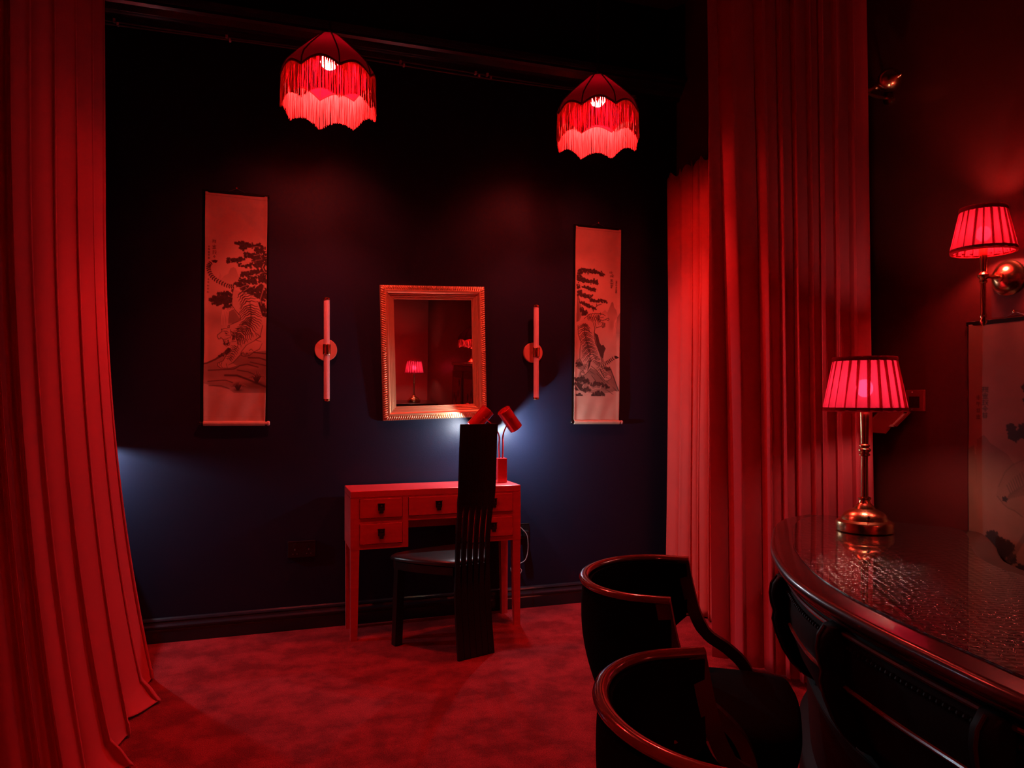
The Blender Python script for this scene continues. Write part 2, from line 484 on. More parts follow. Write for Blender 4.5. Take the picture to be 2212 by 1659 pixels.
# ------------------------------------------------------------------ fringed lamps
def fringed_shade(root, R, top, depth, fringe, bulb_z, bulb_r, bulb_mat, seed=1, nstr=760):
    """root origin at the rim level. dome of 8 scalloped silk panels over a fringe"""
    NP = 8; seg = 12; N = NP * seg
    prof = [(0.10, 1.0), (.21, .965), (.44, .76), (.70, .52), (.90, .31), (.975, .15), (1.0, 0.0)]
    rings = []
    for r, h in prof:
        ring = []
        for k in range(N):
            t = (k % seg) / seg
            sc = math.sin(PI * t)
            belly = 1 - .035 * sc * (r ** 1.2)
            a = 2 * PI * k / N
            z = h * top + (depth * sc if h == 0 else depth * sc * max(0, 1 - h * 3) * .9)
            ring.append((R * r * belly * math.cos(a), R * r * belly * math.sin(a), z))
        rings.append(ring)
    MB().ring_loft(rings, True, True, False).build('dome', M['dome'], root, True, 60)
    for j in range(NP):
        a = 2 * PI * j / NP
        MB().tube([(R * r * 1.006 * math.cos(a), R * r * 1.006 * math.sin(a), h * top + .001) for r, h in prof], .0035, 6).build('rib', M['pleattrim'], root, True)
    # braid along the scalloped hem
    mb = MB()
    ring = []
    for k in range(N):
        t = (k % seg) / seg; sc = math.sin(PI * t); a = 2 * PI * k / N; rr = R * (1 - .035 * sc)
        ring.append(Vector((rr * math.cos(a), rr * math.sin(a), depth * sc)))
    rr_ = []
    for k, p in enumerate(ring):
        e = Vector((p.x, p.y, 0)).normalized()
        rr_.append([p + e * .0035 * math.cos(q) + Vector((0, 0, .006 * math.sin(q))) for q in (0, PI / 2, PI, 3 * PI / 2)])
    mb.ring_loft(rr_, True, loop=True)
    mb.build('braid', M['pleattrim'], root, True)
    # silk strands
    rnd = random.Random(seed); mb = MB()
    for i in range(nstr):
        a = 2 * PI * (i + rnd.uniform(-.22, .22)) / nstr
        t = (a / (2 * PI) * NP) % 1; sc = math.sin(PI * t); rr = R * (1 - .035 * sc)
        z0 = depth * sc; z1 = z0 - fringe * rnd.uniform(.975, 1.02)
        e = Vector((math.cos(a), math.sin(a), 0)); tn = Vector((-e.y, e.x, 0))
        p0 = e * rr; p1 = e * (rr + rnd.uniform(-.004, .005)) + tn * rnd.uniform(-.004, .004)
        wd = .0012
        r0 = [p0 + Vector((0, 0, z0)) + e * wd * math.cos(q) + tn * wd * math.sin(q) for q in (0, 2.09, 4.19)]
        r1 = [p1 + Vector((0, 0, z1)) + e * wd * math.cos(q) + tn * wd * math.sin(q) for q in (0, 2.09, 4.19)]
        mb.ring_loft([r0, r1], True, False, True)
    fr = mb.build('fringe', M['fringe'], root, True); fr['kind'] = 'stuff'
    # bulb and holder
    prof = [(bulb_r * math.sin(PI * k / 12), bulb_z - bulb_r * math.cos(PI * k / 12)) for k in range(1, 11)] + [(bulb_r * .42, bulb_z + bulb_r * 1.25)]
    MB().lathe(prof, 20).build('bulb', bulb_mat, root, True)
    MB().lathe([(.016, bulb_z + bulb_r * 1.25), (.018, bulb_z + bulb_r * 1.25 + .01), (.018, bulb_z + bulb_r * 1.25 + .05), (.008, bulb_z + bulb_r * 1.25 + .06)], 16).build('bulb_holder', M['bronze'], root, True)
    # three-arm shade carrier
    mb = MB()
    for j in range(4):
        a = PI / 4 + 2 * PI * j / 4
        mb.tube([(.006 * math.cos(a), .006 * math.sin(a), top * .965), (R * .26 * math.cos(a), R * .26 * math.sin(a), top * .955)], .0022, 6)
    mb.build('shade_carrier', M['bronze'], root, True)

def pendant(loc, rz, label, seed):
    root = thing('pendant_lamp', label, 'pendant lamp', loc, rz, 'fringed pendant lamps before the dark wall')
    fringed_shade(root, .212, .218, .036, .142, .103, .041, M['bulb_p'], seed)
    topz = .218
    MB().lathe([(.022, topz - .004), (.024, topz + .002), (.018, topz + .006), (.007, topz + .01), (.006, topz + .022), (.002, topz + .026)], 18).build('finial', M['brass'], root, True)
    h = CEIL - loc[2] - .01
    # chain of links
    n = int((h - topz - .03) / .030); mb = MB()
    for i in range(n):
        z = topz + .028 + i * .030
        ring = [(.006 * math.cos(q), 0, z + .014 + .0175 * math.sin(q)) for q in [2 * PI * k / 10 for k in range(10)]]
        if i % 2: ring = [(0, x, zz) for x, _, zz in ring]
        mb.tube(ring + [ring[0]], .0014, 5, cap=False)
    mb.build('chain', M['bronze'], root, True)
    MB().tube([(.004, .003, topz + .02), (.005, -.002, (topz + h) / 2), (.003, .003, h)], .0022, 6).build('cord', M['plastic_black'], root, True)
    MB().lathe([(.05, h), (.05, h - .008), (.03, h - .03), (.008, h - .04)], 24).build('ceiling_rose', M['bronze'], root, True)
    return root
PEND = pendant((.292, 3.45, 2.675), .12, 'red fringed pendant lamp nearer the left curtain, above the scroll of the descending tiger', 3)
pendant((1.63, 3.45, 2.675), -.02, 'red fringed pendant lamp nearer the right curtain, above the scroll of the climbing tiger', 8)

def fill_pendant(src, loc, label):  # unseen pendants added behind the camera to brighten the curtains and rear walls
    c = copy_tree(src); c.location = loc
    tag(c, label, 'pendant lamp', 'added fringed fill pendants behind the viewer')
    return c
fill_pendant(PEND, (-.3, -.45, 2.675), 'added red fringed pendant lamp for fill light, unseen over the middle of the room')
fill_pendant(PEND, (1.3, -2.3, 2.675), 'added red fringed pendant lamp for fill light, unseen over the rear of the room')

# ------------------------------------------------------------------ painted scrolls
class Art:
    def __init__(self, fu, W=176, H=656):
        self.W, self.H, self.fu = W, H, fu
        self.a = np.ones((H, W))
        yy, xx = np.mgrid[0:H, 0:W]
        self.xx, self.yy = xx.astype(float), yy.astype(float)
        self.k = W / 136.0
        self.rnd = random.Random(4)
    def m(self, p):
        u, v = self.fu(*p); return (u * (self.W - 1), v * (self.H - 1))
    def win(self, xs, ys, pad):
        x0 = max(0, int(min(xs) - pad)); x1 = min(self.W, int(max(xs) + pad) + 2)
        y0 = max(0, int(min(ys) - pad)); y1 = min(self.H, int(max(ys) + pad) + 2)
        return slice(y0, max(y0, y1)), slice(x0, max(x0, x1))
    def put(self, sl, cov, val):
        s = self.a[sl]; self.a[sl] = s * (1 - cov) + val * cov
    def stroke(self, pts, w, val, alpha=1.0, soft=.7):
        P = [self.m(p) for p in pts]; n = len(P)
        ws = w if isinstance(w, (list, tuple)) else [w] * n
        ws = [q * self.k * .5 for q in ws]
        sl = self.win([p[0] for p in P], [p[1] for p in P], max(ws) + 2)
        X, Y = self.xx[sl], self.yy[sl]
        if X.size == 0: return
        best = np.full(X.shape, 1e9)
        for i in range(n - 1):
            (ax, ay), (bx, by) = P[i], P[i + 1]
            dx, dy = bx - ax, by - ay; q = dx * dx + dy * dy + 1e-9
            t = np.clip(((X - ax) * dx + (Y - ay) * dy) / q, 0, 1)
            d = np.hypot(X - ax - t * dx, Y - ay - t * dy) - (ws[i] + (ws[i + 1] - ws[i]) * t)
            best = np.minimum(best, d)
        self.put(sl, alpha * np.clip(.5 - best / (2 * soft), 0, 1), val)
    def poly(self, pts, val, alpha=1.0, fade=None, soft=0):
        P = [self.m(p) for p in pts]
        sl = self.win([p[0] for p in P], [p[1] for p in P], 1)
        X, Y = self.xx[sl], self.yy[sl]
        if X.size == 0: return
        ins = np.zeros(X.shape, bool); n = len(P)
        for i in range(n):
            (ax, ay), (bx, by) = P[i], P[(i + 1) % n]
            if ay == by: continue
            c = ((ay > Y) != (by > Y)) & (X < (bx - ax) * (Y - ay) / (by - ay) + ax)
            ins ^= c
        cov = ins * alpha
        if fade:
            y0 = self.m((pts[0][0], fade[0]))[1]; y1 = self.m((pts[0][0], fade[1]))[1]
            cov = cov * np.clip((Y - y1) / (y0 - y1 + 1e-9), 0, 1)
        self.put(sl, cov, val)
    def blob(self, c, r, val, alpha=1.0):
        x, y = self.m(c); r = r * self.k
        sl = self.win([x], [y], r * 1.4)
        X, Y = self.xx[sl], self.yy[sl]
        if X.size == 0: return
        an = np.arctan2(Y - y, X - x); ph = self.rnd.uniform(0, 6)
        rr = r * (1 + .16 * np.sin(5 * an + ph) + .1 * np.sin(9 * an + 2 * ph))
        self.put(sl, alpha * np.clip(rr - np.hypot(X - x, Y - y) + .5, 0, 1), val)
    def wash(self, c, rx, ry, val, alpha):
        x, y = self.m(c); rx *= self.k; ry *= self.k
        q = ((self.xx - x) / rx) ** 2 + ((self.yy - y) / ry) ** 2
        cov = alpha * np.exp(-q); self.a = self.a * (1 - cov) + val * cov
    def pine(self, pts, r, val=.05):
        for a, b in zip(pts[:-1], pts[1:]):
            for t in (0, .25, .5, .75):
                p = (a[0] + (b[0] - a[0]) * t, a[1] + (b[1] - a[1]) * t)
                for _ in range(7):
                    self.blob((p[0] + self.rnd.uniform(-.95, .95) * r, p[1] + self.rnd.gauss(0, .36) * r), r * self.rnd.uniform(.2, .5), val * self.rnd.uniform(.6, 1.6), .95)
        for _ in range(len(pts) * 3):
            p = self.rnd.choice(pts)
            q = (p[0] + self.rnd.uniform(-1, 1) * r, p[1] + self.rnd.uniform(-.5, .5) * r)
            self.stroke([q, (q[0] + self.rnd.uniform(.6, 1.3), q[1] + self.rnd.uniform(-.6, .6))], .5, .28, .6)
    def stripes(self, cl, n, chev, wid, val=.06, lo=None):
        C = catmull(cl, 60); rnd = self.rnd
        for i in range(n):
            t = (i + .5) / n; j = int(t * 57) + 1
            c = C[j]; d = C[min(j + 1, 59)] - C[j - 1]; d = d[:2] / (np.hypot(*d[:2]) + 1e-9); nr = np.array([-d[1], d[0]])
            step = np.hypot(*(C[59][:2] - C[0][:2])) / n
            for sd in (-1, 1):
                a = rnd.uniform(0, .08); b = rnd.uniform(.72, .98)
                pts = []
                for q in range(7):
                    u = a + (b - a) * q / 6
                    off = chev * u ** 1.4 * c[2] + .28 * step * math.sin(u * 14 + i * 1.3)
                    pts.append(tuple(c[:2] + nr * sd * u * c[2] + d * off))
                ww = [wid * (1.1 - .75 * q / 6) for q in range(7)]
                self.stroke(pts, ww, val, .92)
                if lo:
                    self.stroke([(p[0] + d[0] * wid * .85, p[1] + d[1] * wid * .85) for p in pts], .55, lo, .6)
    def glyph(self, cx, cy, s, strokes, w=.9):
        for st in strokes:
            self.stroke([(cx + (x - .5) * s, cy + (y - .5) * s) for x, y in st], [w] + [w * .8] * (len(st) - 2) + [w * .6], .08, .9, .6)

G = {  # brush characters as pen strokes in a unit box
 'chi': [[(.05,.3),(.05,.7)],[(.05,.3),(.32,.3),(.32,.7),(.05,.7)],[(.48,.55),(.95,.35)],[(.6,.1),(.6,.8),(.75,.9),(.97,.8)]],
 'zha': [[(.05,.35),(.05,.7),(.3,.7),(.3,.35),(.05,.35)],[(.65,.02),(.68,.12)],[(.42,.3),(.42,.18),(.95,.18),(.92,.3)],[(.5,.45),(.85,.38)],[(.42,.6),(.98,.56)],[(.65,.4),(.66,.85),(.95,.88)]],
 'feng': [[(.2,.1),(.18,.6),(.05,.95)],[(.2,.1),(.8,.1),(.82,.75),(.97,.93)],[(.35,.25),(.65,.22)],[(.35,.4),(.65,.4),(.65,.6),(.35,.6),(.35,.4)],[(.5,.25),(.5,.8)],[(.3,.85),(.7,.78)]],
 'yun': [[(.2,.08),(.8,.06)],[(.08,.35),(.1,.2),(.92,.2),(.9,.35)],[(.5,.08),(.5,.42)],[(.25,.3),(.38,.32)],[(.62,.3),(.76,.32)],[(.25,.55),(.75,.53)],[(.08,.7),(.92,.68)],[(.45,.7),(.25,.92),(.75,.88)],[(.65,.78),(.82,.97)]],
 'a': [[(.05,.15),(.5,.1)],[(.15,.1),(.12,.6),(.02,.95)],[(.3,.12),(.3,.9)],[(.05,.5),(.45,.45)],[(.55,.15),(.98,.12)],[(.62,.3),(.62,.75)],[(.92,.28),(.92,.75)],[(.62,.3),(.92,.28)],[(.62,.5),(.92,.5)],[(.7,.78),(.55,.97)],[(.82,.78),(.98,.95)]],
 'b': [[(.5,.02),(.5,.14)],[(.1,.3),(.12,.16),(.9,.16),(.88,.3)],[(.15,.42),(.85,.38)],[(.2,.55),(.8,.52)],[(.5,.3),(.5,.9)],[(.2,.55),(.2,.85),(.8,.82),(.8,.52)],[(.05,.95),(.95,.92)]],
 'c': [[(.05,.2),(.45,.15)],[(.25,.05),(.22,.9)],[(.05,.5),(.42,.45)],[(.02,.9),(.4,.8)],[(.6,.1),(.98,.15),(.75,.5)],[(.55,.35),(.95,.95)],[(.95,.5),(.55,.9)]],
 'd': [[(.5,.05),(.1,.5)],[(.5,.05),(.92,.5)],[(.3,.5),(.7,.48)],[(.3,.65),(.7,.65),(.5,.95)],[(.5,.4),(.52,.5)]],
 'e': [[(.1,.2),(.9,.15)],[(.5,.0),(.5,.95)],[(.1,.5),(.9,.48)],[(.2,.8),(.85,.75)]],
 'f': [[(.2,.05),(.15,.45)],[(.2,.2),(.85,.15)],[(.05,.5),(.95,.45)],[(.5,.2),(.5,.97)]],
 'g': [[(.1,.25),(.9,.2)],[(.3,.05),(.3,.4)],[(.7,.05),(.7,.4)],[(.2,.5),(.8,.5),(.75,.9),(.2,.9),(.2,.5)],[(.2,.7),(.8,.7)]],
}
def left_art():
    A = Art(lambda x, y: ((x - 438 - (y - 413) * .0095) / (134.5 + (y - 413) * .004), (y - 415) / 502.0))
    c1 = lambda x, y: (430 + x / 8.294, 500 + y / 8.294)
    c2 = lambda x, y: (430 + x / 8.294, 690 + y / 8.294)
    L1 = lambda q: [c1(*p) for p in q]; L2 = lambda q: [c2(*p) for p in q]
    # rocky slope upper right, mist, mountains
    A.wash(c1(300, 1600), 26, 22, .35, .65); A.wash(c1(600, 1500), 16, 22, .25, .6)
    A.poly(L1([(370, 870), (430, 800), (500, 760), (540, 660), (590, 630), (640, 660), (680, 780), (760, 860), (700, 960), (400, 960)]), .52, .75, (570, 622))
    A.poly(L1([(330, 700), (350, 780), (300, 900), (360, 900), (380, 800)]), .7, .4)
    A.poly([(519, 455), (540, 465), (572, 500), (572, 470), (545, 445)], 1.15, .3)
    A.poly([(500, 440), (572, 520), (572, 440)], .9, .25)
    # waterfall cliff
    A.poly(L1([(440, 1340), (580, 1360), (720, 1560), (760, 1660), (520, 1660), (520, 1450)]), .32, .75)
    A.wash(c2(560, 20), 14, 9, .35, .6)
    for i, x in enumerate((400, 425, 455, 485, 510)):
        A.stroke(L1([(x + 60 + i * 12, 1385), (x + 15, 1440), (x, 1560), (x - 4, 1690)]), [1.2, 1.4, 1.3, .4], 1.15, .95)
    # hillsides
    A.poly(L2([(90, 830), (300, 760), (480, 640), (600, 560), (800, 620), (1240, 560), (1240, 1340), (650, 1345), (560, 1290), (350, 1240), (90, 1180)]), .45, .8)
    A.wash(c2(1020, 860), 42, 30, .2, .6); A.wash(c2(700, 700), 20, 10, .4, .5); A.wash(c2(1050, 1220), 36, 10, .15, .7); A.wash(c2(300, 880), 30, 8, .5, .6)
    A.wash(c2(520, 1120), 50, 5, .95, .45); A.wash(c2(250, 1290), 40, 6, .98, .9); A.wash(c2(900, 880), 26, 5, .75, .4)
    for q, w_ in (([(180, 945), (350, 935), (560, 920), (650, 910), (740, 850), (880, 820), (1080, 870)], 1.8), ([(180, 1145), (420, 1120), (500, 1120), (620, 1160)], 1.5),
               ([(200, 1220), (420, 1225), (560, 1270)], 1.3), ([(480, 1030), (700, 1030), (900, 1100), (1230, 1230)], 3.2), ([(700, 930), (900, 960), (1000, 1000)], 1.6),
               ([(900, 700), (1100, 700), (1230, 740)], 2.2), ([(1000, 600), (1220, 620)], 2), ([(940, 780), (1230, 840)], 1.6)):
        A.stroke(L2(q), w_ * 1.35, .08, .9, 1.3)
    A.stroke(L2([(60, 835), (150, 815), (300, 745), (420, 660), (560, 560)]), [3, 3.5, 4, 6, 7], .1, .9)
    A.pine(L2([(500, 610), (590, 540)]), 5); A.pine(L2([(380, 680), (430, 650)]), 3.4)
    # pine boughs
    for q, r in (([(650, 190), (800, 200), (950, 220), (1100, 220)], 7), ([(720, 270), (800, 240)], 6.5), ([(1020, 290), (1120, 300)], 8),
                 ([(520, 520), (640, 500), (760, 480)], 7), ([(840, 420), (960, 400), (1110, 410)], 8), ([(740, 600), (900, 590)], 6.5),
                 ([(1030, 540), (1110, 600)], 9), ([(770, 760), (880, 740), (1000, 690), (1090, 680)], 7), ([(1110, 800), (1140, 860)], 8),
                 ([(740, 870), (900, 880), (1060, 870)], 7), ([(620, 940), (740, 960), (860, 940)], 7), ([(800, 1040), (960, 1020), (1110, 960)], 8),
                 ([(880, 1060), (1030, 1130), (1120, 1060)], 8), ([(1120, 230), (1150, 420), (1150, 560)], 6), ([(1140, 620), (1150, 780), (1160, 900)], 6), ([(960, 480), (1100, 470)], 6), ([(900, 560), (1010, 560)], 5), ([(900, 820), (1080, 770)], 6), ([(1130, 1000), (1150, 1120), (1150, 1240)], 7), ([(1080, 1260), (1140, 1360), (1160, 1480)], 8), ([(210, 1270), (330, 1180), (460, 1150), (550, 1110)], 8),
                 ([(290, 1300), (420, 1240), (550, 1220)], 9), ([(480, 1340), (540, 1300)], 7)):
        A.pine(L1(q), r)
    for q in ([(770, 1070), (880, 990), (1000, 940), (1110, 900), (1160, 910)], [(880, 770), (980, 770), (1100, 700), (1150, 700)], [(800, 530), (900, 520), (1000, 490)],
              [(960, 400), (1040, 375), (1120, 370)], [(900, 250), (1000, 230), (1060, 225)], [(700, 1020), (780, 970), (900, 940)], [(1000, 480), (1120, 460)]):
        A.stroke(L1(q), [1.2] * (len(q) - 1) + [.5], .75, .8)
    A.stroke(L1([(1160, 930), (1130, 1060), (1090, 1190), (1110, 1300)]), 2.4, .6, .7)
    A.stroke(L1([(1150, 540), (1120, 600), (1160, 680)]), 2, .8, .8)
    # tiger body
    body = [(600, -540), (800, -480), (960, -440), (1050, -320), (1120, -120), (1150, 100), (1110, 300), (1000, 390), (860, 470), (760, 560), (740, 660), (680, 740), (600, 800), (690, 850), (560, 900), (400, 900), (340, 850), (360, 800), (440, 770), (500, 660), (590, 580), (560, 500), (440, 490), (430, 380), (350, 370), (325, 310), (410, 230), (400, 190), (520, 130), (620, 80), (740, 20), (740, -60), (640, -160), (580, -250), (590, -420)]
    A.poly(L2(body), .86, .95)
    cl = [(*c2(690, -520), 12), (*c2(840, -330), 26), (*c2(900, -130), 27), (*c2(920, 40), 26), (*c2(860, 180), 25), (*c2(760, 300), 22), (*c2(650, 380), 16)]
    A.stripes(cl, 26, .55, 2.9, .07, 1.1)
    A.stroke(L2([(900, -330), (930, -120), (930, 20), (900, 120), (960, 300)]), [2, 4, 5, 4, 2], .06, .6)
    A.stripes([(*c2(680, 480), 12), (*c2(620, 620), 10), (*c2(540, 760), 9)], 8, .4, 2.1, .08, 1.1)
    for q in ([(600, -540), (575, -400), (580, -250), (640, -160), (735, -60), (740, 20), (620, 80), (520, 130)], [(1150, 100), (1110, 300), (1000, 390), (860, 470)], [(1040, 250), (1120, 310), (1020, 370), (1130, 400)],
              [(590, 580), (500, 660), (440, 770), (350, 810), (345, 860), (400, 900), (560, 900), (680, 870)], [(740, 660), (620, 800), (540, 840)], [(380, 810), (370, 870)], [(420, 800), (400, 850), (430, 890)], [(500, 820), (520, 890)],
              [(860, 470), (770, 590), (760, 660), (820, 680), (920, 660), (1000, 590), (1100, 540), (1150, 430)], [(770, 640), (800, 600), (830, 660)], [(850, 660), (870, 610), (900, 650)], [(910, 570), (950, 540), (990, 580)],
              # head
              [(520, 130), (510, 160), (540, 165), (545, 130), (520, 130)], [(400, 190), (410, 235), (330, 300), (325, 330), (350, 375), (380, 370), (390, 340)], [(390, 345), (430, 380), (450, 440)],
              [(430, 380), (500, 370), (560, 330)], [(450, 470), (490, 500), (545, 480), (560, 420)], [(400, 200), (460, 180), (520, 190)], [(440, 230), (500, 230), (530, 260)], [(480, 300), (550, 300)],
              [(560, 200), (580, 300), (560, 360)], [(610, 250), (640, 300), (640, 380), (590, 400)], [(590, 420), (660, 410), (700, 380)], [(680, 240), (740, 190), (780, 220)], [(740, 340), (800, 330), (850, 390), (800, 450)]):
        A.stroke(L2(q), [1.4] * (len(q) - 1) + [.8], .06, .9)
    A.poly(L2([(440, 395), (470, 390), (480, 430), (530, 380), (545, 440), (520, 480), (440, 470)]), .05, .95)
    A.stroke(L2([(480, 440), (515, 420)]), 3, .8, .9); A.stroke(L2([(455, 390), (462, 420)]), 1, 1.1); A.stroke(L2([(470, 262), (500, 272)]), 2.2, .05)
    A.poly(L2([(600, 280), (640, 320), (640, 370), (590, 390)]), .05, .9); A.poly(L2([(650, 170), (740, 160), (700, 200)]), .06, .9)
    # tail
    T = [(620, 985), (520, 985), (400, 940), (280, 880), (195, 800), (150, 700), (150, 625), (200, 560)]
    A.stroke(L1(T), 7.6, .9, 1)
    TC = catmull(L1(T), 40)
    for i in range(1, 38, 2):
        d = TC[i + 1] - TC[i - 1]; d /= np.hypot(*d); nr = np.array([-d[1], d[0]])
        A.stroke([tuple(TC[i] + nr * 3.7), tuple(TC[i] + d * 1.5), tuple(TC[i] - nr * 3.7)], 2.5, .05)
    A.poly(L1([(190, 535), (260, 515), (310, 530), (280, 575), (230, 570)]), .03, 1)
    # grass
    for cx, cy, sp, hh, n in ((720, 1290, 130, 170, 22), (1060, 1150, 150, 220, 26)):
        for i in range(n):
            t = i / (n - 1) * 2 - 1; l_ = A.rnd.uniform(.7, 1)
            q = [(cx + t * 20, cy), (cx + t * sp * .5, cy - hh * .55 * l_), (cx + t * sp * 1.15 * l_, cy - hh * (1 - abs(t) * .6) * l_)]
            A.stroke(L2(q), [1.5, 1.1, .4], .06, .9)
            if i % 2: A.stroke(L2([(x + 14, y) for x, y in q]), [.5, .6, .3], .95, .7)
        A.wash(c2(cx, cy + 10), 10, 3.5, .05, .8)
    # painting ends here; plain mounting silk below
    A.poly([(430, 853), (590, 853), (590, 930), (430, 930)], 1.0, 1)
    A.stroke(L2([(640, 1346), (1230, 1340)]), .8, .5, .7)
    # calligraphy
    for g, (x, y), s in (('a', (240, 185), 8), ('b', (243, 285), 9), ('c', (245, 385), 9), ('d', (245, 465), 6.5)):
        A.glyph(*c1(x, y), s, G[g], 1.0)
    for i, (y, s) in enumerate(((285, 4), (335, 4), (385, 4.6), (435, 4.6), (490, 4.6))): A.glyph(*c1(148, y), s, G['eabgb'[i]], .75)
    for i, (y, s) in enumerate(((880, 4), (930, 4), (1000, 5), (1050, 4), (1115, 5))): A.glyph(*c1(150, y), s, G['defef'[i]], .75)
    A.stroke([(438, 421), (580, 424)], 1.0, .55, .8)
    A.stroke([(438, 905), (590, 905)], .8, .75, .7)
    return A
def right_art():
    A = Art(lambda x, y: ((x - 1240 - (y - 488) * .010) / (97 + (y - 488) * .008), (y - 491) / 421.0))
    A.k = A.W / 99.0
    c3 = lambda x, y: (1235 + x / 11.06, 570 + y / 11.06)
    c4 = lambda x, y: (1235 + x / 9.76, 700 + y / 9.76)
    L3 = lambda q: [c3(*p) for p in q]; L4 = lambda q: [c4(*p) for p in q]
    A.poly(L3([(850, 1150), (910, 1010), (945, 910), (968, 890), (995, 920), (1010, 1010), (1070, 1090), (1105, 1220), (1000, 1420), (880, 1420)]), .3, .8, (650, 703))
    A.poly(L3([(700, 1180), (790, 1100), (850, 1160), (900, 1300), (760, 1300)]), .55, .7, (668, 690))
    A.poly(L3([(1180, 1110), (1130, 1200), (1090, 1260), (1080, 1660), (1200, 1660)]), .3, .75, (680, 745))
    A.wash(c3(960, 1450), 7, 12, .4, .6); A.wash(c4(1000, 200), 5, 10, .45, .6)
    for i in range(5):
        A.stroke(L3([(1085 - i * 10, 1330), (1040 - i * 4, 1400 + i * 10), (1010 + i * 16, 1560), (1005 + i * 16, 1700)]), [.5, .8, .8, .3], 1.15, .75)
    # rock
    A.poly(L4([(480, 190), (560, 240), (600, 400), (640, 460), (680, 440), (735, 520), (700, 620), (685, 740), (740, 880), (860, 960), (950, 1180), (1045, 1420), (620, 1440), (480, 1100), (150, 960), (110, 800), (240, 700), (500, 500)]), .32, .85)
    A.poly(L4([(480, 190), (560, 240), (600, 400), (640, 460), (680, 440), (735, 520), (700, 620), (685, 740), (640, 700), (560, 520)]), .06, .9)
    A.poly(L4([(200, 1000), (480, 1000), (700, 1200), (940, 1440), (560, 1500), (110, 1400)]), .38, .8)
    A.stroke(L4([(860, 960), (950, 1180), (1040, 1420)]), 2.2, .08, .9); A.stroke(L4([(780, 1230), (900, 1330), (1010, 1430)]), 1.6, .1, .8)
    for q in ([(450, 1100), (540, 1220), (500, 1260)], [(560, 1060), (680, 1180)], [(740, 1380), (840, 1440), (930, 1500)], [(640, 1150), (760, 1280)], [(420, 1020), (520, 1080)]):
        A.stroke(L4(q), [1.6] * (len(q) - 1) + [.6], .1, .8)
    A.wash(c4(850, 1330), 9, 7, .7, .7); A.wash(c4(620, 1420), 14, 4, .75, .5)
    # pine trunk and boughs
    A.poly(L3([(120, 700), (190, 880), (230, 1050), (240, 1250), (190, 1390), (120, 1420)]), .3, .9)
    A.stroke(L3([(150, 900), (200, 1050), (210, 1250), (180, 1380)]), 2.2, .6, .7)
    for q, r in (([(160, 220), (250, 170), (380, 180), (500, 190), (640, 230), (740, 270)], 5), ([(160, 300), (180, 420), (260, 350)], 5.5), ([(220, 430), (350, 430), (460, 430), (560, 450)], 4.6), ([(540, 400), (570, 470)], 4.2),
                 ([(270, 570), (370, 590), (470, 630), (560, 620)], 4.2), ([(140, 540), (150, 640)], 3.6), ([(160, 720), (200, 690), (170, 800)], 4.4), ([(230, 780), (340, 790), (480, 790)], 4.6), ([(450, 870), (560, 900), (690, 880), (840, 910)], 4.6),
                 ([(230, 950), (340, 990), (440, 1040), (570, 1090)], 4.4), ([(240, 1080), (250, 1180)], 3.6), ([(280, 1180), (330, 1190), (280, 1250)], 4.4)):
        A.pine(L3(q), r)
    for q in ([(200, 280), (270, 275), (340, 290), (380, 290), (500, 240)], [(320, 235), (400, 260)], [(200, 480), (210, 600), (160, 670)], [(270, 510), (400, 490), (480, 460)], [(210, 820), (360, 870), (380, 900), (540, 990)], [(200, 1000), (330, 1050), (540, 1130)], [(280, 660), (420, 670)]):
        A.stroke(L3(q), [1.1] * (len(q) - 1) + [.5], .8, .8)
    for q in ([(560, 1050), (600, 1000), (700, 960)], [(590, 1020), (580, 960)]): A.stroke(L3(q), 1.6, .1, .9)
    # tiger: neck and head
    A.poly(L3([(200, 1420), (300, 1330), (420, 1220), (560, 1190), (680, 1190), (800, 1240), (830, 1310), (820, 1350), (720, 1400), (800, 1440), (790, 1540), (720, 1520), (560, 1530), (520, 1440)]), .88, 1)
    A.poly(L4([(140, 60), (200, 0), (430, -40), (490, 100), (480, 300), (470, 380), (560, 520), (630, 700), (660, 800), (600, 900), (700, 960), (880, 1100), (850, 1190), (740, 1210), (560, 1000), (430, 950), (320, 1080), (240, 1120), (210, 1060), (300, 960), (190, 750), (190, 560), (210, 400), (150, 250)]), .86, 1)
    cl = [(*c4(300, -10), 13), (*c4(280, 120), 16), (*c4(310, 280), 16), (*c4(340, 420), 16), (*c4(370, 540), 20), (*c4(410, 680), 20), (*c4(470, 800), 14)]
    A.stripes(cl, 24, .7, 2.2, .06, 1.12)
    A.stroke(L4([(270, 100), (290, 250), (330, 400), (380, 580), (440, 730), (540, 840)]), [2, 3, 3, 4, 4, 3], .05, .65)
    A.stripes([(*c3(360, 1300), 7), (*c3(480, 1300), 12), (*c3(600, 1330), 13), (*c3(690, 1320), 11)], 9, .25, 1.9, .07, 1.1)
    for q in ([(680, 1170), (700, 1210), (660, 1200)], [(800, 1240), (760, 1210), (700, 1200)], [(830, 1300), (880, 1290), (900, 1320), (870, 1350), (830, 1330)], [(720, 1400), (800, 1420), (800, 1500), (740, 1530), (710, 1470)], [(560, 1440), (590, 1540), (700, 1500)], [(700, 1290), (760, 1270)], [(640, 1230), (620, 1320), (660, 1400)], [(690, 1340), (740, 1360), (780, 1340)], [(300, 1330), (420, 1220), (560, 1190), (680, 1190)], [(520, 1440), (560, 1560), (540, 1660)]):
        A.stroke(L3(q), 1.2, .06, .95)
    A.poly(L3([(730, 1420), (790, 1430), (790, 1490), (740, 1510)]), .05, .9); A.stroke(L3([(760, 1440), (765, 1475)]), 1, 1.0); A.poly(L3([(780, 1320), (830, 1320), (810, 1350)]), .05, .9)
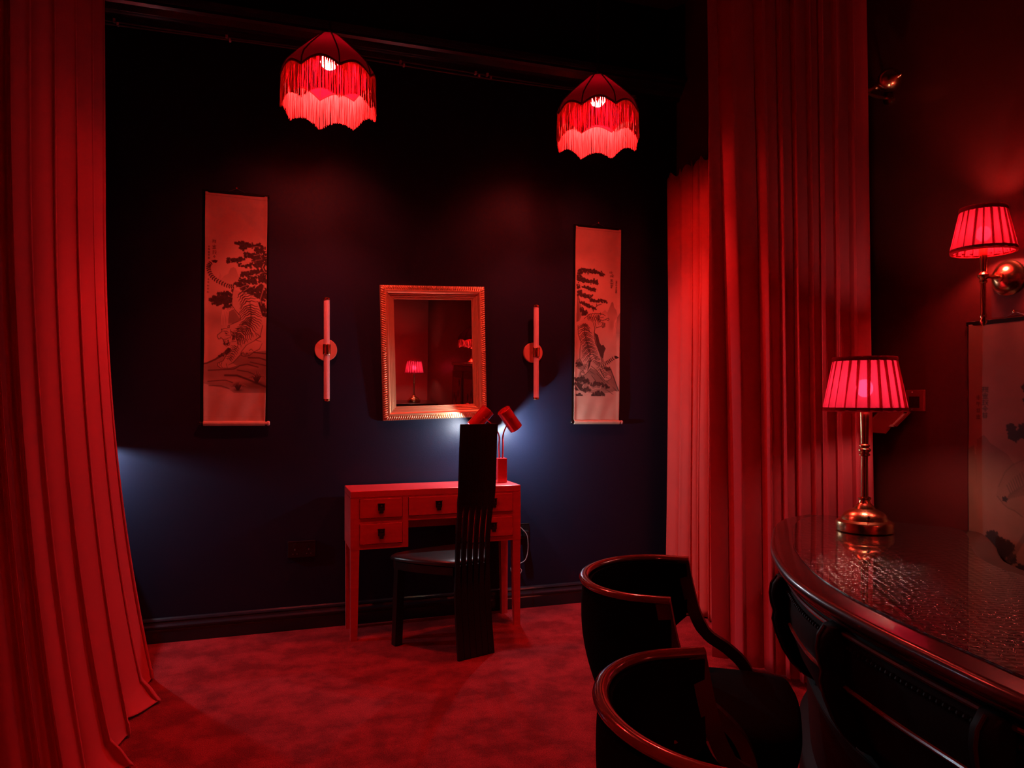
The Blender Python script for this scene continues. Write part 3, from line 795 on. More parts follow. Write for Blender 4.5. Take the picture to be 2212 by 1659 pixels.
    for q in ([(140, 60), (150, 250), (210, 400), (190, 560), (190, 750), (300, 960), (210, 1060), (240, 1120), (320, 1080), (430, 950)], [(490, 100), (480, 300), (560, 520), (640, 720), (660, 800)], [(600, 900), (640, 880), (680, 950), (700, 1010), (870, 1100), (870, 1160), (800, 1210), (740, 1210), (560, 1000), (430, 900)], [(250, 1040), (300, 1060), (270, 1010)], [(760, 1130), (790, 1150)], [(830, 1140), (820, 1170)], [(380, 800), (420, 780), (400, 900), (360, 1000)]):
        A.stroke(L4(q), 1.2, .06, .95)
    A.poly(L4([(390, 810), (420, 800), (410, 880), (370, 980), (355, 980)]), .05, .95); A.poly(L4([(600, 950), (640, 960), (740, 1140), (720, 1150)]), .05, .95)
    A.stripes([(*c4(560, 900), 9), (*c4(680, 1020), 8), (*c4(780, 1110), 7)], 7, .3, 1.2, .08, 1.1)
    A.stripes([(*c4(320, 860), 8), (*c4(290, 980), 5)], 5, .3, 1.2, .08, 1.1)
    T = [(440, 700), (500, 800), (560, 845), (640, 855), (760, 830), (850, 770), (940, 700)]
    A.stroke(L4(T), 7, .92, 1)
    TC = catmull(L4(T), 34)
    for i in range(1, 32, 2):
        d = TC[i + 1] - TC[i - 1]; d /= np.hypot(*d); nr = np.array([-d[1], d[0]])
        A.stroke([tuple(TC[i] + nr * 3.4), tuple(TC[i] - d * 1.2), tuple(TC[i] - nr * 3.4)], 1.9 if i > 12 else 1.3, .05)
    A.poly(L4([(930, 665), (980, 668), (1035, 708), (980, 735), (945, 730)]), .03, 1)
    # lower foliage
    for q, r in (([(150, 1180), (260, 1210), (400, 1230)], 6), ([(140, 1300), (200, 1330), (160, 1420)], 6), ([(280, 1400), (400, 1400)], 5.5), ([(490, 1290), (580, 1270), (700, 1280)], 5), ([(700, 1310), (830, 1350)], 4.2), ([(520, 1510), (600, 1480), (720, 1520)], 6), ([(170, 1520), (280, 1530)], 4.5), ([(150, 860), (210, 900)], 5), ([(760, 960), (830, 960)], 4.5)):
        A.pine(L4(q), r, .07)
    for q in ([(120, 1310), (200, 1420), (320, 1490)], [(400, 1310), (480, 1400), (560, 1370), (640, 1380)], [(260, 1350), (300, 1290)], [(330, 1520), (440, 1470)], [(640, 1370), (660, 1310)]):
        A.stroke(L4(q), 1.8, .9, .85)
    A.poly([(1230, 858), (1360, 857), (1360, 920), (1230, 920)], 1.0, 1)
    for g, (x, y), s in (('chi', (925, 185), 7.5), ('zha', (945, 270), 8.5), ('feng', (940, 385), 8), ('yun', (945, 475), 8), ('g', (938, 540), 4.5)):
        A.glyph(*c3(x, y), s, G[g], .95)
    for i, y in enumerate((395, 440, 490, 535, 580, 625, 670)): A.glyph(*c3(1060, y), 4.6, G['gefdebf'[i]], .7)
    A.stroke([(1236, 496), (1345, 497)], .8, .55, .8)
    return A
def third_art():
    A = Art(lambda x, y: (x, y), 120, 440)
    A.k = A.W / 1.0
    A.poly([(.08, .42), (.1, .36), (.18, .345), (.26, .37), (.45, .4), (.6, .46), (.5, .6), (.1, .6)], .45, .7, (.34, .52))
    A.poly([(0, .39), (.06, .38), (.1, .45), (.1, .6), (0, .6)], .5, .6, (.38, .52))
    for q in ([(.55, .33), (.7, .315), (.9, .3), (1, .3)], [(.6, .345), (.8, .34), (1, .35)], [(.75, .25), (.9, .24), (1, .23)], [(.85, .40), (1, .41)], [(.7, .20), (.85, .19), (1, .2)], [(.2, .67), (.3, .66), (.4, .68)], [(.4, .71), (.5, .74), (.62, .76)]):
        for a in q:
            for j in range(9): A.blob((a[0] + A.rnd.uniform(-.11, .11), a[1] + A.rnd.uniform(-.012, .012)), .045, .06, .95)
    A.poly([(.35, .50), (.5, .43), (.7, .41), (.95, .45), (1, .6), (.9, .66), (.6, .58), (.45, .56), (.32, .53)], .82, .6)
    cl = [(.95, .5, .14), (.75, .47, .14), (.58, .49, .11), (.44, .52, .07)]
    C = catmull(cl, 40)
    for i in range(1, 38, 2):
        c = C[i]
        A.stroke([(c[0] - .02, c[1] - .3 * c[2]), (c[0] + .02, c[1]), (c[0] - .03, c[1] + .3 * c[2])], [.010, .014, .008], .3, .7)
    A.stroke([(.34, .53), (.4, .55), (.45, .56), (.52, .565), (.6, .58)], .008, .3, .7); A.stroke([(.35, .5), (.42, .455), (.5, .43), (.6, .415), (.7, .41)], .008, .3, .7)
    A.blob((.42, .535), .03, .06); A.stroke([(.7, .6), (.5, .7), (.3, .76)], .05, .3, .5)
    A.poly([(0, .8), (.4, .74), (1, .78), (1, .87), (0, .87)], .5, .7)
    for i, y in enumerate((.205, .225, .245, .265, .285)):
        for st in G['abcdg'[i]]: A.stroke([(.19 + (p[0] - .5) * .07, y + (p[1] - .5) * .018) for p in st], .009, .1, .9)
    for i, y in enumerate((.23, .25, .27, .29)):
        for st in G['efgb'[i]]: A.stroke([(.11 + (p[0] - .5) * .05, y + (p[1] - .5) * .014) for p in st], .007, .15, .9)
    return A

def scroll(loc, rz, ry, wid, hgt, art, label, curl=1, silk=(.50, .38, .29)):
    root = thing('hanging_scroll', label, 'scroll painting', loc, rz, 'tiger scroll paintings')
    root.rotation_euler = (0, ry, rz)
    W, H = art.W, art.H
    u = np.linspace(0, 1, W); v = np.linspace(0, 1, H)
    U, V = np.meshgrid(u, v)
    X = (U - .5) * wid
    Z = (.5 - V) * hgt
    Y = -.012 - .006 * np.cos((U - .5) * PI) * np.sin(V * PI) * curl - .004 * np.exp(-((U) / .05) ** 2) - .004 * np.exp(-((1 - U) / .05) ** 2) - .0012 * np.sin(U * 19 + V * 23) * np.clip((V - .84) * 12, 0, 1)
    X = X + .0016 * np.sin(V * 17) * (U - .5)
    co = np.stack([X, Y, Z], -1).reshape(-1, 3)
    idx = np.arange(W * H).reshape(H, W)
    F = np.stack([idx[:-1, :-1], idx[1:, :-1], idx[1:, 1:], idx[:-1, 1:]], -1).reshape(-1, 4)
    me = bpy.data.meshes.new('painting')
    me.vertices.add(len(co)); me.vertices.foreach_set('co', co.ravel())
    me.loops.add(F.size); me.loops.foreach_set('vertex_index', F.ravel())
    me.polygons.add(len(F)); me.polygons.foreach_set('loop_start', np.arange(0, F.size, 4)); me.polygons.foreach_set('loop_total', np.full(len(F), 4))
    me.update(); me.validate()
    me.polygons.foreach_set('use_smooth', np.ones(len(F), bool))
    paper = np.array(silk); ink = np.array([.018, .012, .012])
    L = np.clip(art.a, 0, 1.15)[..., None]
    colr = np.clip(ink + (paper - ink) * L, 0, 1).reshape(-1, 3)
    at = me.color_attributes.new('ink', 'FLOAT_COLOR', 'POINT')
    at.data.foreach_set('color', np.concatenate([colr, np.ones((len(colr), 1))], 1).astype(np.float32).ravel())
    me.materials.append(M['art'])
    o = bpy.data.objects.new('painting', me); COL.objects.link(o); o.parent = root
    so = o.modifiers.new('silk', 'SOLIDIFY'); so.thickness = .0012; so.offset = -1
    h = hgt / 2
    # top batten, hanging loop and nail, bottom roller with knobs
    MB().bbox(-wid / 2 - .012, wid / 2 + .012, -.014, -.002, h - .004, h + .012, .002).build('top_batten', M['blacklac'], root)
    mb = MB().tube([(-.05, -.006, h + .01), (-.02, -.004, h + .022), (0, -.003, h + .03), (.02, -.004, h + .022), (.05, -.006, h + .01)], .0012, 5)
    mb.build('hanging_loop', M['cable'], root)
    MB().lathe([(.002, 0), (.002, .012), (.005, .0125), (.005, .015), (.001, .0165)], 10).xf(Matrix.Translation((0, 0, h + .032)) @ Matrix.Rotation(PI / 2, 4, 'X')).build('nail', M['brass'], root)
    MB().tube([(-wid / 2 + .001, -.018, -h - .006), (wid / 2 - .001, -.018, -h - .006)], .013, 14).build('roller', M['paperback'], root, True)
    for sgn in (-1, 1):
        MB().lathe([(.009, 0), (.009, .008), (.012, .011), (.012, .019), (.008, .023)], 14).xf(Matrix.Translation((sgn * wid / 2, -.018, -h - .006)) @ Matrix.Rotation(sgn * PI / 2, 4, 'Y')).build('roller_knob', M['plastic_black'] if sgn < 0 else M['card'], root, True)
    # dark strips along both side edges
    for sgn in (-1, 1):
        x = sgn * wid / 2
        MB().box(min(x, x + sgn * .010), max(x, x + sgn * .010), -.007, -.003, -h, h).build('edge_strip', M['blacklac'], root)
    return root
scroll((-.127, WALL_Y - .001, 1.717), 0, .009, .305, 1.196, left_art(), 'hanging scroll of a roaring tiger descending below pines, left of the mirror')
scroll((1.957, WALL_Y - .001, 1.697), 0, .012, .305, 1.188, right_art(), 'hanging scroll of a tiger climbing a rock seen from behind, right of the mirror')
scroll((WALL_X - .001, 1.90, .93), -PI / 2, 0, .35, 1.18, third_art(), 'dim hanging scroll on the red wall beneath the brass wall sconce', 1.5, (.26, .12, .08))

# ------------------------------------------------------------------ tube wall lights beside the mirror
def tube_light(loc, label):
    root = thing('tube_wall_light', label, 'wall light', loc, 0, 'tube wall lights flanking the mirror')
    MB().lathe([(.059, 0), (.060, .003), (.060, .015), (.058, .018)], 40).xf(Matrix.Rotation(PI / 2, 4, 'X')).build('back_plate', M['pinkcopper'], root, True)
    MB().tube([(0, -.018, 0), (0, -.055, 0)], .010, 14).build('arm', M['brass'], root, True)
    n = 14; ring = []
    def rib(z, k=1.0):
        return [((.0145 + .0012 * (q % 2)) * k * math.cos(2 * PI * q / (2 * n)), -.066 + (.0145 + .0012 * (q % 2)) * k * math.sin(2 * PI * q / (2 * n)), z) for q in range(2 * n)]
    MB().ring_loft([rib(-.268), rib(.268)], True, True, True).build('ribbed_tube', M['acrylic'], root)
    MB().lathe([(.0195, -.027), (.0205, -.025), (.0205, .025), (.0195, .027)], 28, (0, -.066)).build('collar', M['brass'], root, True)
    for s in (-1, 1):
        MB().lathe([(.0175, s * .266), (.0175, s * .276), (.015, s * .279)], 24, (0, -.066)).build('end_cap', M['brass'], root, True)
    return root
tube_light((.333, WALL_Y - .001, 1.507), 'slim ribbed tube wall light on a round plate, left of the mirror')
tube_light((1.535, WALL_Y - .001, 1.515), 'slim ribbed tube wall light on a round plate, right of the mirror')

# ------------------------------------------------------------------ gilt mirror
mir = thing('wall_mirror', 'rectangular gilt mirror with gadrooned frame hanging over the red desk', 'mirror', (.935, WALL_Y - .004, 1.505))
mir.rotation_euler = (math.radians(1.75), math.radians(-1.7), 0)
MW, MH = .302, .378
def rect_loft(prof):
    rings = []
    for a, b in prof:  # a = inset from the outer edge, b = height off the wall
        x, z = MW - a, MH - a
        rings.append([(-x, -b, -z), (x, -b, -z), (x, -b, z), (-x, -b, z)])
    return MB().ring_loft(rings, True)
rect_loft([(0, .004), (0, .018), (.004, .024), (.026, .030), (.030, .034), (.036, .034), (.041, .026), (.045, .022), (.052, .021), (.054, .017), (.061, .016), (.063, .013), (.069, .0125), (.071, .009), (.076, .009), (.078, .006), (.078, .003), (0, .004)]).build('frame', M['gilt'], mir)
mb = MB()
def lobe(c, d, ln, wd, ht):
    """small slanted gadroon lobe"""
    c = Vector(c); d = Vector(d).normalized(); q = Vector((d.z, 0, -d.x)); rows = []
    for t, k in ((-1, .25), (-.6, .85), (0, 1), (.6, .85), (1, .25)):
        p = c + d * ln * t
        rows.append([p + q * wd * k, p + q * wd * .6 * k + Vector((0, -ht * .8 * k, 0)), p + Vector((0, -ht * k, 0)), p - q * wd * .6 * k + Vector((0, -ht * .8 * k, 0)), p - q * wd * k])
    mb.ring_loft(rows, False)
nx, nz = 46, 58
for i in range(nx):
    x = -MW + .016 + (2 * MW - .032) * (i + .5) / nx
    sl_ = .45 if x > 0 else -.45
    lobe((x, -.0255, MH - .0145), (sl_, 0, 1), .0145, .0050, .010)
    lobe((x, -.0255, -MH + .0145), (-sl_, 0, 1), .0145, .0050, .010)
for i in range(nz):
    z = -MH + .016 + (2 * MH - .032) * (i + .5) / nz
    sl_ = .4 if z > 0 else -.4
    lobe((-MW + .0145, -.0255, z), (1, 0, -sl_), .0145, .0050, .010)
    lobe((MW - .0145, -.0255, z), (1, 0, sl_), .0145, .0050, .010)
mb.build('gadroon_border', M['gilt'], mir, True, 70)
MB().box(-MW + .074, MW - .074, -.0072, -.0062, -MH + .074, MH - .074).build('mirror_glass', M['silver'], mir)
MB().box(-MW + .004, MW - .004, -.006, -.001, -MH + .004, MH - .004).build('backing', M['blackpaint'], mir)

# ------------------------------------------------------------------ red vanity desk
def vanity(loc, label):
    root = thing('vanity_desk', label, 'desk', loc, 0, 'red vanity desks along the dark wall')
    W, D, H = .92, .288, .768
    MB().bbox(0, W, 0, D, H - .035, H, .003).build('desk_top', M['redlac'], root)
    def case(x0, x1):
        mb = MB()
        z0 = .468
        mb.box(x0, x1, .012, D - .004, z0, H - .0352)
        # front frame rails standing proud of the drawer openings
        mb.box(x0, x0 + .045 if x0 < .1 else x0 + .03, 0.0005, .012, z0, H - .0352)
        mb.box(x1 - (.03 if x0 < .1 else .045), x1, 0.0005, .012, z0, H - .0352)
        for a, b in ((z0, .492), (.600, .626), (.728, H - .0352)):
            mb.box(x0 + .03, x1 - .03, 0.0007, .012, a, b)
        return mb.build('drawer_case', M['redlac'], root)
    case(0, .297); case(W - .297, W)
    mb = MB().box(.2975, W - .2975, .012, D - .01, .606, H - .0352)
    mb.box(.2975, W - .2975, .0005, .012, .606, .628); mb.box(.2975, W - .2975, .0005, .012, .728, H - .0352)
    mb.build('kneehole_apron', M['redlac'], root)
    MB().box(.2975, W - .2975, D - .012, D - .002, .52, .606).build('back_rail', M['redlac'], root)
    def drawer(x0, x1, z0, z1):
        d = MB().bbox(x0 + .002, x1 - .002, -.003, .010, z0 + .002, z1 - .002, .002).build('drawer', M['redlac'], root)
        cx, cz = (x0 + x1) / 2, (z0 + z1) / 2 + .006
        pl = MB().bbox(cx - .017, cx + .017, -.007, -.003, cz - .018, cz + .018, .0015)
        pl.bbox(cx - .019, cx + .019, -.010, -.003, cz + .015, cz + .019, .001)
        dm = MB().lathe([(.007, 0), (.006, .005), (.002, .007)], 12).xf(Matrix.Translation((cx, -.006, cz + .004)) @ Matrix.Rotation(PI / 2, 4, 'X'))
        pl.add(dm.v, dm.f)
        pl.bbox(cx - .011, cx + .011, -.013, -.008, cz - .032, cz - .004, .002)
        pl.build('drop_pull', M['bronze'], d)
    for x0, x1 in ((.045, .267), (W - .267, W - .045)):
        drawer(x0, x1, .626, .728); drawer(x0, x1, .492, .600)
    drawer(.298, W - .298, .628, .728)
    def leg(x, y):
        a = .022; b = .017
        sx = -1 if x < W / 2 else 1
        c0 = (x, y); c1 = (x + sx * (a - b), y)
        MB().add([(c1[0] - b, c1[1] - b, 0), (c1[0] + b, c1[1] - b, 0), (c1[0] + b, c1[1] + b, 0), (c1[0] - b, c1[1] + b, 0),
                  (c0[0] - a, c0[1] - a, .4678), (c0[0] + a, c0[1] - a, .4678), (c0[0] + a, c0[1] + a, .4678), (c0[0] - a, c0[1] + a, .4678)],
                 [(0, 3, 2, 1), (4, 5, 6, 7), (0, 1, 5, 4), (1, 2, 6, 5), (2, 3, 7, 6), (3, 0, 4, 7)]).build('leg', M['redlac'], root)
    for x in (.023, W - .023):
        for y in (.023, D - .045): leg(x, y)
    return root
vanity((.431, 3.842, 0), 'red lacquered vanity desk with five drawers under the gilt mirror')
vanity((-1.68, 3.842, 0), 'red lacquered vanity desk hidden behind the left velvet curtain')

# ------------------------------------------------------------------ red twin-head desk lamp
def desk_lamp(loc, heads, label, power=None):
    root = thing('desk_lamp', label, 'desk lamp', loc, 0, 'red twin spot desk lamps')
    MB().bbox(-.028, .028, -.028, .028, 0, .138, .003).build('base', M['lampred'], root)
    for i, (hx, hz, ax, az, ay) in enumerate(heads):
        ax_ = Vector((ax, ay, az)).normalized()
        c = Vector((hx, 0, hz))                       # centre of the head
        R = Matrix.Translation(c) @ ax_.to_track_quat('Z', 'Y').to_matrix().to_4x4()
        r, h = .040, .066
        hd = MB().lathe([(.030, -h), (r - .002, -h), (r, -h + .002), (r, h), (r - .003, h), (r - .003, h - .022), (.004, h - .024)], 36, cap0=True).xf(R).build('lamp_head', M['lampred'], root, True)
        MB().bbox(-.005, .005, -.016, .016, -h - .006, -h, .001).xf(R).build('switch', M['lampred'], hd)
        MB().lathe([(.004, h - .0235), (.018, h - .022), (.023, h - .012), (.019, h - .004), (.008, h - .001)], 24).xf(R).build('bulb', M['bulb_d'], hd, True)
        sx = .012 * (1 if hx > 0 else -1)
        att = R @ Vector((0, 0, -.01)); 
        side = (R.to_3x3() @ Vector((-r, 0, 0))); 
        if side.z > 0: side = -side
        end = c + side - ax_ * .012
        pts = catmull([(sx * .8, 0, .13), (sx, 0, .2), (sx * 1.1, 0, .27), tuple((Vector((sx * 1.3, 0, .30)) + end) / 2), tuple(end)], 24)
        MB().tube([tuple(p) for p in pts], .0042, 8).build('stem', M['lampred'], root, True)
        ld = bpy.data.lights.new('spot_light', 'POINT')
        ld.energy = DESK_W if power is None else power[i]; ld.color = DESK_COL; ld.shadow_soft_size = .008
        lo = bpy.data.objects.new('spot_light', ld); COL.objects.link(lo); lo.parent = hd
        lo.location = c + ax_ * (h + .001)
    return root
desk_lamp((1.283, 3.985, .769), [(.052, .356, .60, -.78, .10), (-.120, .362, -.66, -.74, .10)], 'red desk lamp with two cylindrical spot heads on the vanity desk', (19.0, 9.0))
desk_lamp((-.915, 4.04, .769), [(.085, .30, -.28, -.95, .10), (-.12, .36, -.66, -.74, .10)], 'red twin spot desk lamp hidden behind the left velvet curtain', (26.0, 1.0))

# ------------------------------------------------------------------ high-back slatted chair
ch = thing('slat_back_chair', 'tall narrow black slatted chair with a leather seat before the red desk', 'chair', (.980, 3.432, 0), math.atan2(.954, -.30))
# local +x faces the desk
def back_x(z): return .0 + .035 * math.sin(PI * min(z, .8) / .8) - .05 * max(0, z - .55) ** 1.5 * 1.2
NS = 6
for i in range(NS):
    q = i - (NS - 1) / 2
    pts = []; hw = []; hd = []
    for k in range(25):
        z = 1.122 * k / 24
        pw = .0335 + .0012 * max(0, z - .7) * 3
        spread = .0348 if z > .72 else .0348 - .0008 * math.sin(PI * z / .72)
        bow = 0.0
        pts.append((back_x(z) - bow, q * spread, z + (.0 if z < 1 else 0)))
        hw.append(.0172 if z > .75 else (.0172 - .0062 * min(1, (.75 - z) / .06) if z > .69 else (.0110 if z > .40 else .0165 - .0055 * max(0, (z - .34) / .06))))
        hd.append(.0065)
    MB().sweep_rect(pts, hw, hd, (0, 1, 0)).build('back_slat', M['blacklac'], ch)
mb = MB()
mb.bbox(.034, .050, -.085, .085, .36, .44, .003)
mb.build('seat_rail', M['blacklac'], ch)
seat = []
ss = [(.05, -.10), (.12, -.15), (.22, -.215), (.33, -.262), (.385, -.262), (.415, -.23), (.432, -.12), (.438, 0), (.432, .12), (.415, .23), (.385, .262), (.33, .262), (.22, .215), (.12, .15), (.05, .10)]
cs = [(.25, 0)]
def seat_ring(k, z): return [(.245 + (x - .245) * k, y * k, z) for x, y in ss]
MB().ring_loft([seat_ring(.93, .395), seat_ring(.95, .392), seat_ring(.95, .43), seat_ring(.93, .433)], True, True, True).build('seat_frame', M['blacklac'], ch, True)
MB().ring_loft([seat_ring(.95, .4335), seat_ring(.995, .437), seat_ring(1.0, .446), seat_ring(.985, .455), seat_ring(.93, .461), seat_ring(.7, .4645), seat_ring(.3, .466)], True, True, True).build('seat_pad', M['blackleather'], ch, True, 60)
for s in (-1, 1):
    MB().sweep_rect([(.375, s * .215, .41), (.378, s * .222, .2), (.382, s * .228, 0)], [.021, .0205, .02], [.021, .0205, .02], (0, 1, 0)).build('leg', M['blacklac'], ch)

# ------------------------------------------------------------------ black tub chairs with mahogany rims
def tub_chair(loc, ang, label):
    root = thing('tub_chair', label, 'chair', loc, ang, 'black tub chairs at the curved bar')
    def shoe(r, tip, n=40, rb=None):
        """horseshoe in plan: arms along +x, back round at -x"""
        rb = rb or r
        pts = [(tip, -r)]
        for k in range(n + 1):
            a = -PI / 2 - PI * k / n
            pts.append((rb * math.cos(a), r * math.sin(a)))
        pts.append((tip, r))
        return resample([np.array(p) for p in pts], 64)
    top = shoe(.258, .075, rb=.205)
    MB().tube([(x, y, .722) for x, y in top], [(.0105, .0145)] * 64, 12, True, up=(0, 0, 1)).build('top_rail', M['rimwood'], root, True)
    # padded shell; hangs to the seat behind, stops short along the arms
    def shell(off):
        rows = []
        for j in range(15):
            t = j / 14; ring = []
            for i, (x, y) in enumerate(top):
                u = abs(i / 63 * 2 - 1)                       # 1 at the arm tips, 0 at the back
                zb = .35 + (.545 - .35) * max(0, (u - .45) / .55) ** 1.2
                z = .712 + (zb - .712) * t
                k = 1 - .30 * ((.712 - z) / .36) ** 2.0
                d = math.hypot(x, y) or 1
                bul = .012 * math.sin(PI * t)
                ring.append(((x if x > 0 else x * k) + (x / d) * (off + bul) * (1 if off >= 0 else 1), y * (k if x <= 0 else 1 - (1 - k) * .35) + (y / d) * (off + bul), z))
            rows.append(ring)
        return rows
    o_, i_ = shell(.004), shell(-.022)
    rings = o_ + list(reversed(i_))
    MB().ring_loft(rings, False, loop=True).build('back_shell', M['blackvelvet'], root, True, 60)
    # seat cushion
    def sr(k, z):
        pts = [(-.13, -.15), (-.08, -.195), (.05, -.235), (.22, -.25), (.34, -.24), (.39, -.19), (.405, 0), (.39, .19), (.34, .24), (.22, .25), (.05, .235), (-.08, .195), (-.13, .15), (-.15, 0)]
        c = catmull([(x, y) for x, y in pts] + [pts[0]], 57)[:-1]
        return [(.06 + (p[0] - .06) * k, p[1] * k, z) for p in c]
    MB().ring_loft([sr(.9, .295), sr(.985, .302), sr(1.0, .33), sr(.995, .365), sr(.96, .388), sr(.8, .40), sr(.4, .406)], True, True, True).build('seat', M['blackvelvet'], root, True, 60)
    MB().ring_loft([sr(.86, .262), sr(.9, .267), sr(.9, .295), sr(.88, .296)], True, True, True).build('seat_frame', M['darkwood'], root, True, 60)
    for s in (-1, 1):
        q = catmull([(.057, s * .257, .716), (.076, s * .256, .62), (.10, s * .254, .54), (.135, s * .256, .485), (.195, s * .262, .445), (.25, s * .266, .39), (.28, s * .268, .30), (.28, s * .266, .15), (.30, s * .266, 0)], 36)
        MB().sweep_rect([tuple(p) for p in q], [.012] * 36, [.019 if k < 12 else .017 for k in range(36)], (0, 1, 0)).build('arm_leg', M['darkwood'], root, True, 40)
        q = catmull([(-.10, s * .15, .28), (-.12, s * .165, .16), (-.17, s * .18, 0)], 12)
        MB().sweep_rect([tuple(p) for p in q], [.016] * 12, [.018] * 12, (0, 1, 0)).build('leg', M['blacklac'], root, True, 40)
        MB().tube([(-.02, s * .240, .548), (.04, s * .250, .546), (.1, s * .254, .545)], .006, 8).build('arm_rail', M['rimwood'], root, True)
    return root
def cam2w(xc, z):
    t = math.radians(18.7); return (z * math.sin(t) + xc * math.cos(t), z * math.cos(t) - xc * math.sin(t))
p = cam2w(.4215, 2.188); tub_chair((p[0], p[1], 0), -.651, 'black tub chair with mahogany rim, farther of the two')
p = cam2w(.362, 1.269); tub_chair((p[0], p[1], 0), -.176, 'black tub chair with mahogany rim, nearest the camera')

# ------------------------------------------------------------------ curved bar desk
outer = [(2.16, 2.545), (2.06, 2.515), (1.985, 2.475), (1.87, 2.375), (1.754, 2.241), (1.572, 2.014), (1.40, 1.735), (1.305, 1.51), (1.245, 1.28), (1.205, 1.06), (1.178, .877), (1.17, .65), (1.20, .42), (1.29, .15), (1.42, -.08)]
inner = [(2.47, 2.02), (2.475, 2.0), (2.43, 1.93), (2.33, 1.83), (2.24, 1.75), (2.13, 1.64), (2.06, 1.53), (2.02, 1.40), (1.99, 1.25), (1.96, 1.05), (1.95, .85), (1.95, .65), (1.98, .48), (2.05, .32), (2.16, .15)]
NB = 90
OC = resample(catmull(outer, 200), NB); IC = resample(catmull(inner, 200), NB)
bar = thing('bar_desk', 'curved black bar desk with glazed leather top at right', 'bar desk', (0, 0, 0))
HT = .76
def bar_loft(prof, i0=0, i1=NB):
    """prof: (u from outer edge, z) with negative-from-inner given as ('i', u)"""
    rings = []
    for i in range(i0, i1):
        o = OC[i]; n = IC[i]; d = n - o; Lw = np.linalg.norm(d); d = d / Lw
        ring = []
        for q in prof:
            if q[0] == 'i': p = n - d * q[1]; z = q[2]
            else: p = o + d * q[0]; z = q[1]
            ring.append((p[0], p[1], z))
        rings.append(ring)
    return MB().ring_loft(rings, True, True, True)
bar_loft([(.03, HT - .055), (.022, HT - .048), (.022, HT - .040), (.006, HT - .034), (0, HT - .022), (0, HT - .010), (.006, HT - .002), (.014, HT), ('i', .014, HT), ('i', 0, HT - .012), ('i', .004, HT - .034), ('i', .03, HT - .055)]).build('top_slab', M['darkwood'], bar, True, 50)
bar_loft([(.072, HT + .0005), (.072, HT + .005), ('i', .075, HT + .005), ('i', .075, HT + .0005)], 0, NB).build('glass_top', M['leatherglass'], bar)
bar_loft([(.050, HT - .0555), (.042, .66), (.040, .60), (.048, .54), (.072, .47), (.100, .42), (.120, .40), (.120, .385), (.105, .375), (.115, .30), (.125, .12), (.100, .10), (.092, .085), (.092, 0), ('i', .092, 0), ('i', .1, .1), ('i', .1, HT - .0555)]).build('body', M['barblack'], bar, True, 40)
def bar_pt(f, u, z):
    i = f * (NB - 1); k = min(int(i), NB - 2); t = i - k
    o = OC[k] * (1 - t) + OC[k + 1] * t; n = IC[k] * (1 - t) + IC[k + 1] * t; d = (n - o) / np.linalg.norm(n - o)
    p = o + d * u; return Vector((p[0], p[1], z)), Vector((d[0], d[1], 0))
def rail(name, u, z, r, m):
    MB().tube([bar_pt(k / 80 * .999, u, z)[0] for k in range(81)], r, 8).build(name, m, bar, True)
rail('moulding', .040, .685, .007, M['rimwood']); rail('moulding', .044, .555, .006, M['rimwood']); rail('moulding', .112, .37, .008, M['barblack'])
# carved bead row along the frieze
mb = MB(); 
for k in range(150):
    c, d = bar_pt(.10 + .86 * k / 149, .040, .655)
    b = MB().lathe([(.0005, -.0065), (.005, -.005), (.0072, 0), (.005, .005), (.0005, .0065)], 8)
    mb.add([tuple(Vector(v) + c) for v in b.v], b.f)
o = mb.build('bead_row', M['barblack'], bar, True); o['kind'] = 'stuff'
# carved brackets under the top
for f in (.075, .30, .47, .64, .82):
    c, d = bar_pt(f, 0, 0)
    prof = [(.045, .70), (.012, .695), (-.004, .67), (-.008, .64), (-.004, .61), (.004, .585), (.0, .56), (.010, .52), (.030, .47), (.055, .43), (.085, .40), (.115, .385), (.12, .40), (.10, .5), (.06, .6)]
    t = Vector((-d.y, d.x, 0)); mb = MB()
    rows = [[c + d * u + t * s + Vector((0, 0, z)) for u, z in prof] for s in (-.03, -.02, .02, .03)]
    for r_ in (0, 3): rows[r_] = [c + d * (u + .012) + t * (-.03 if r_ == 0 else .03) + Vector((0, 0, z)) for u, z in prof]
    mb.ring_loft(rows, True, True, True)
    mb.build('carved_bracket', M['barblack'], bar, True, 50)
    mb = MB().tube([tuple(c + d * (u - .003) + Vector((0, 0, z))) for u, z in prof[1:11]], .004, 6)
    mb.build('bracket_vein', M['darkwood'], bar, True)

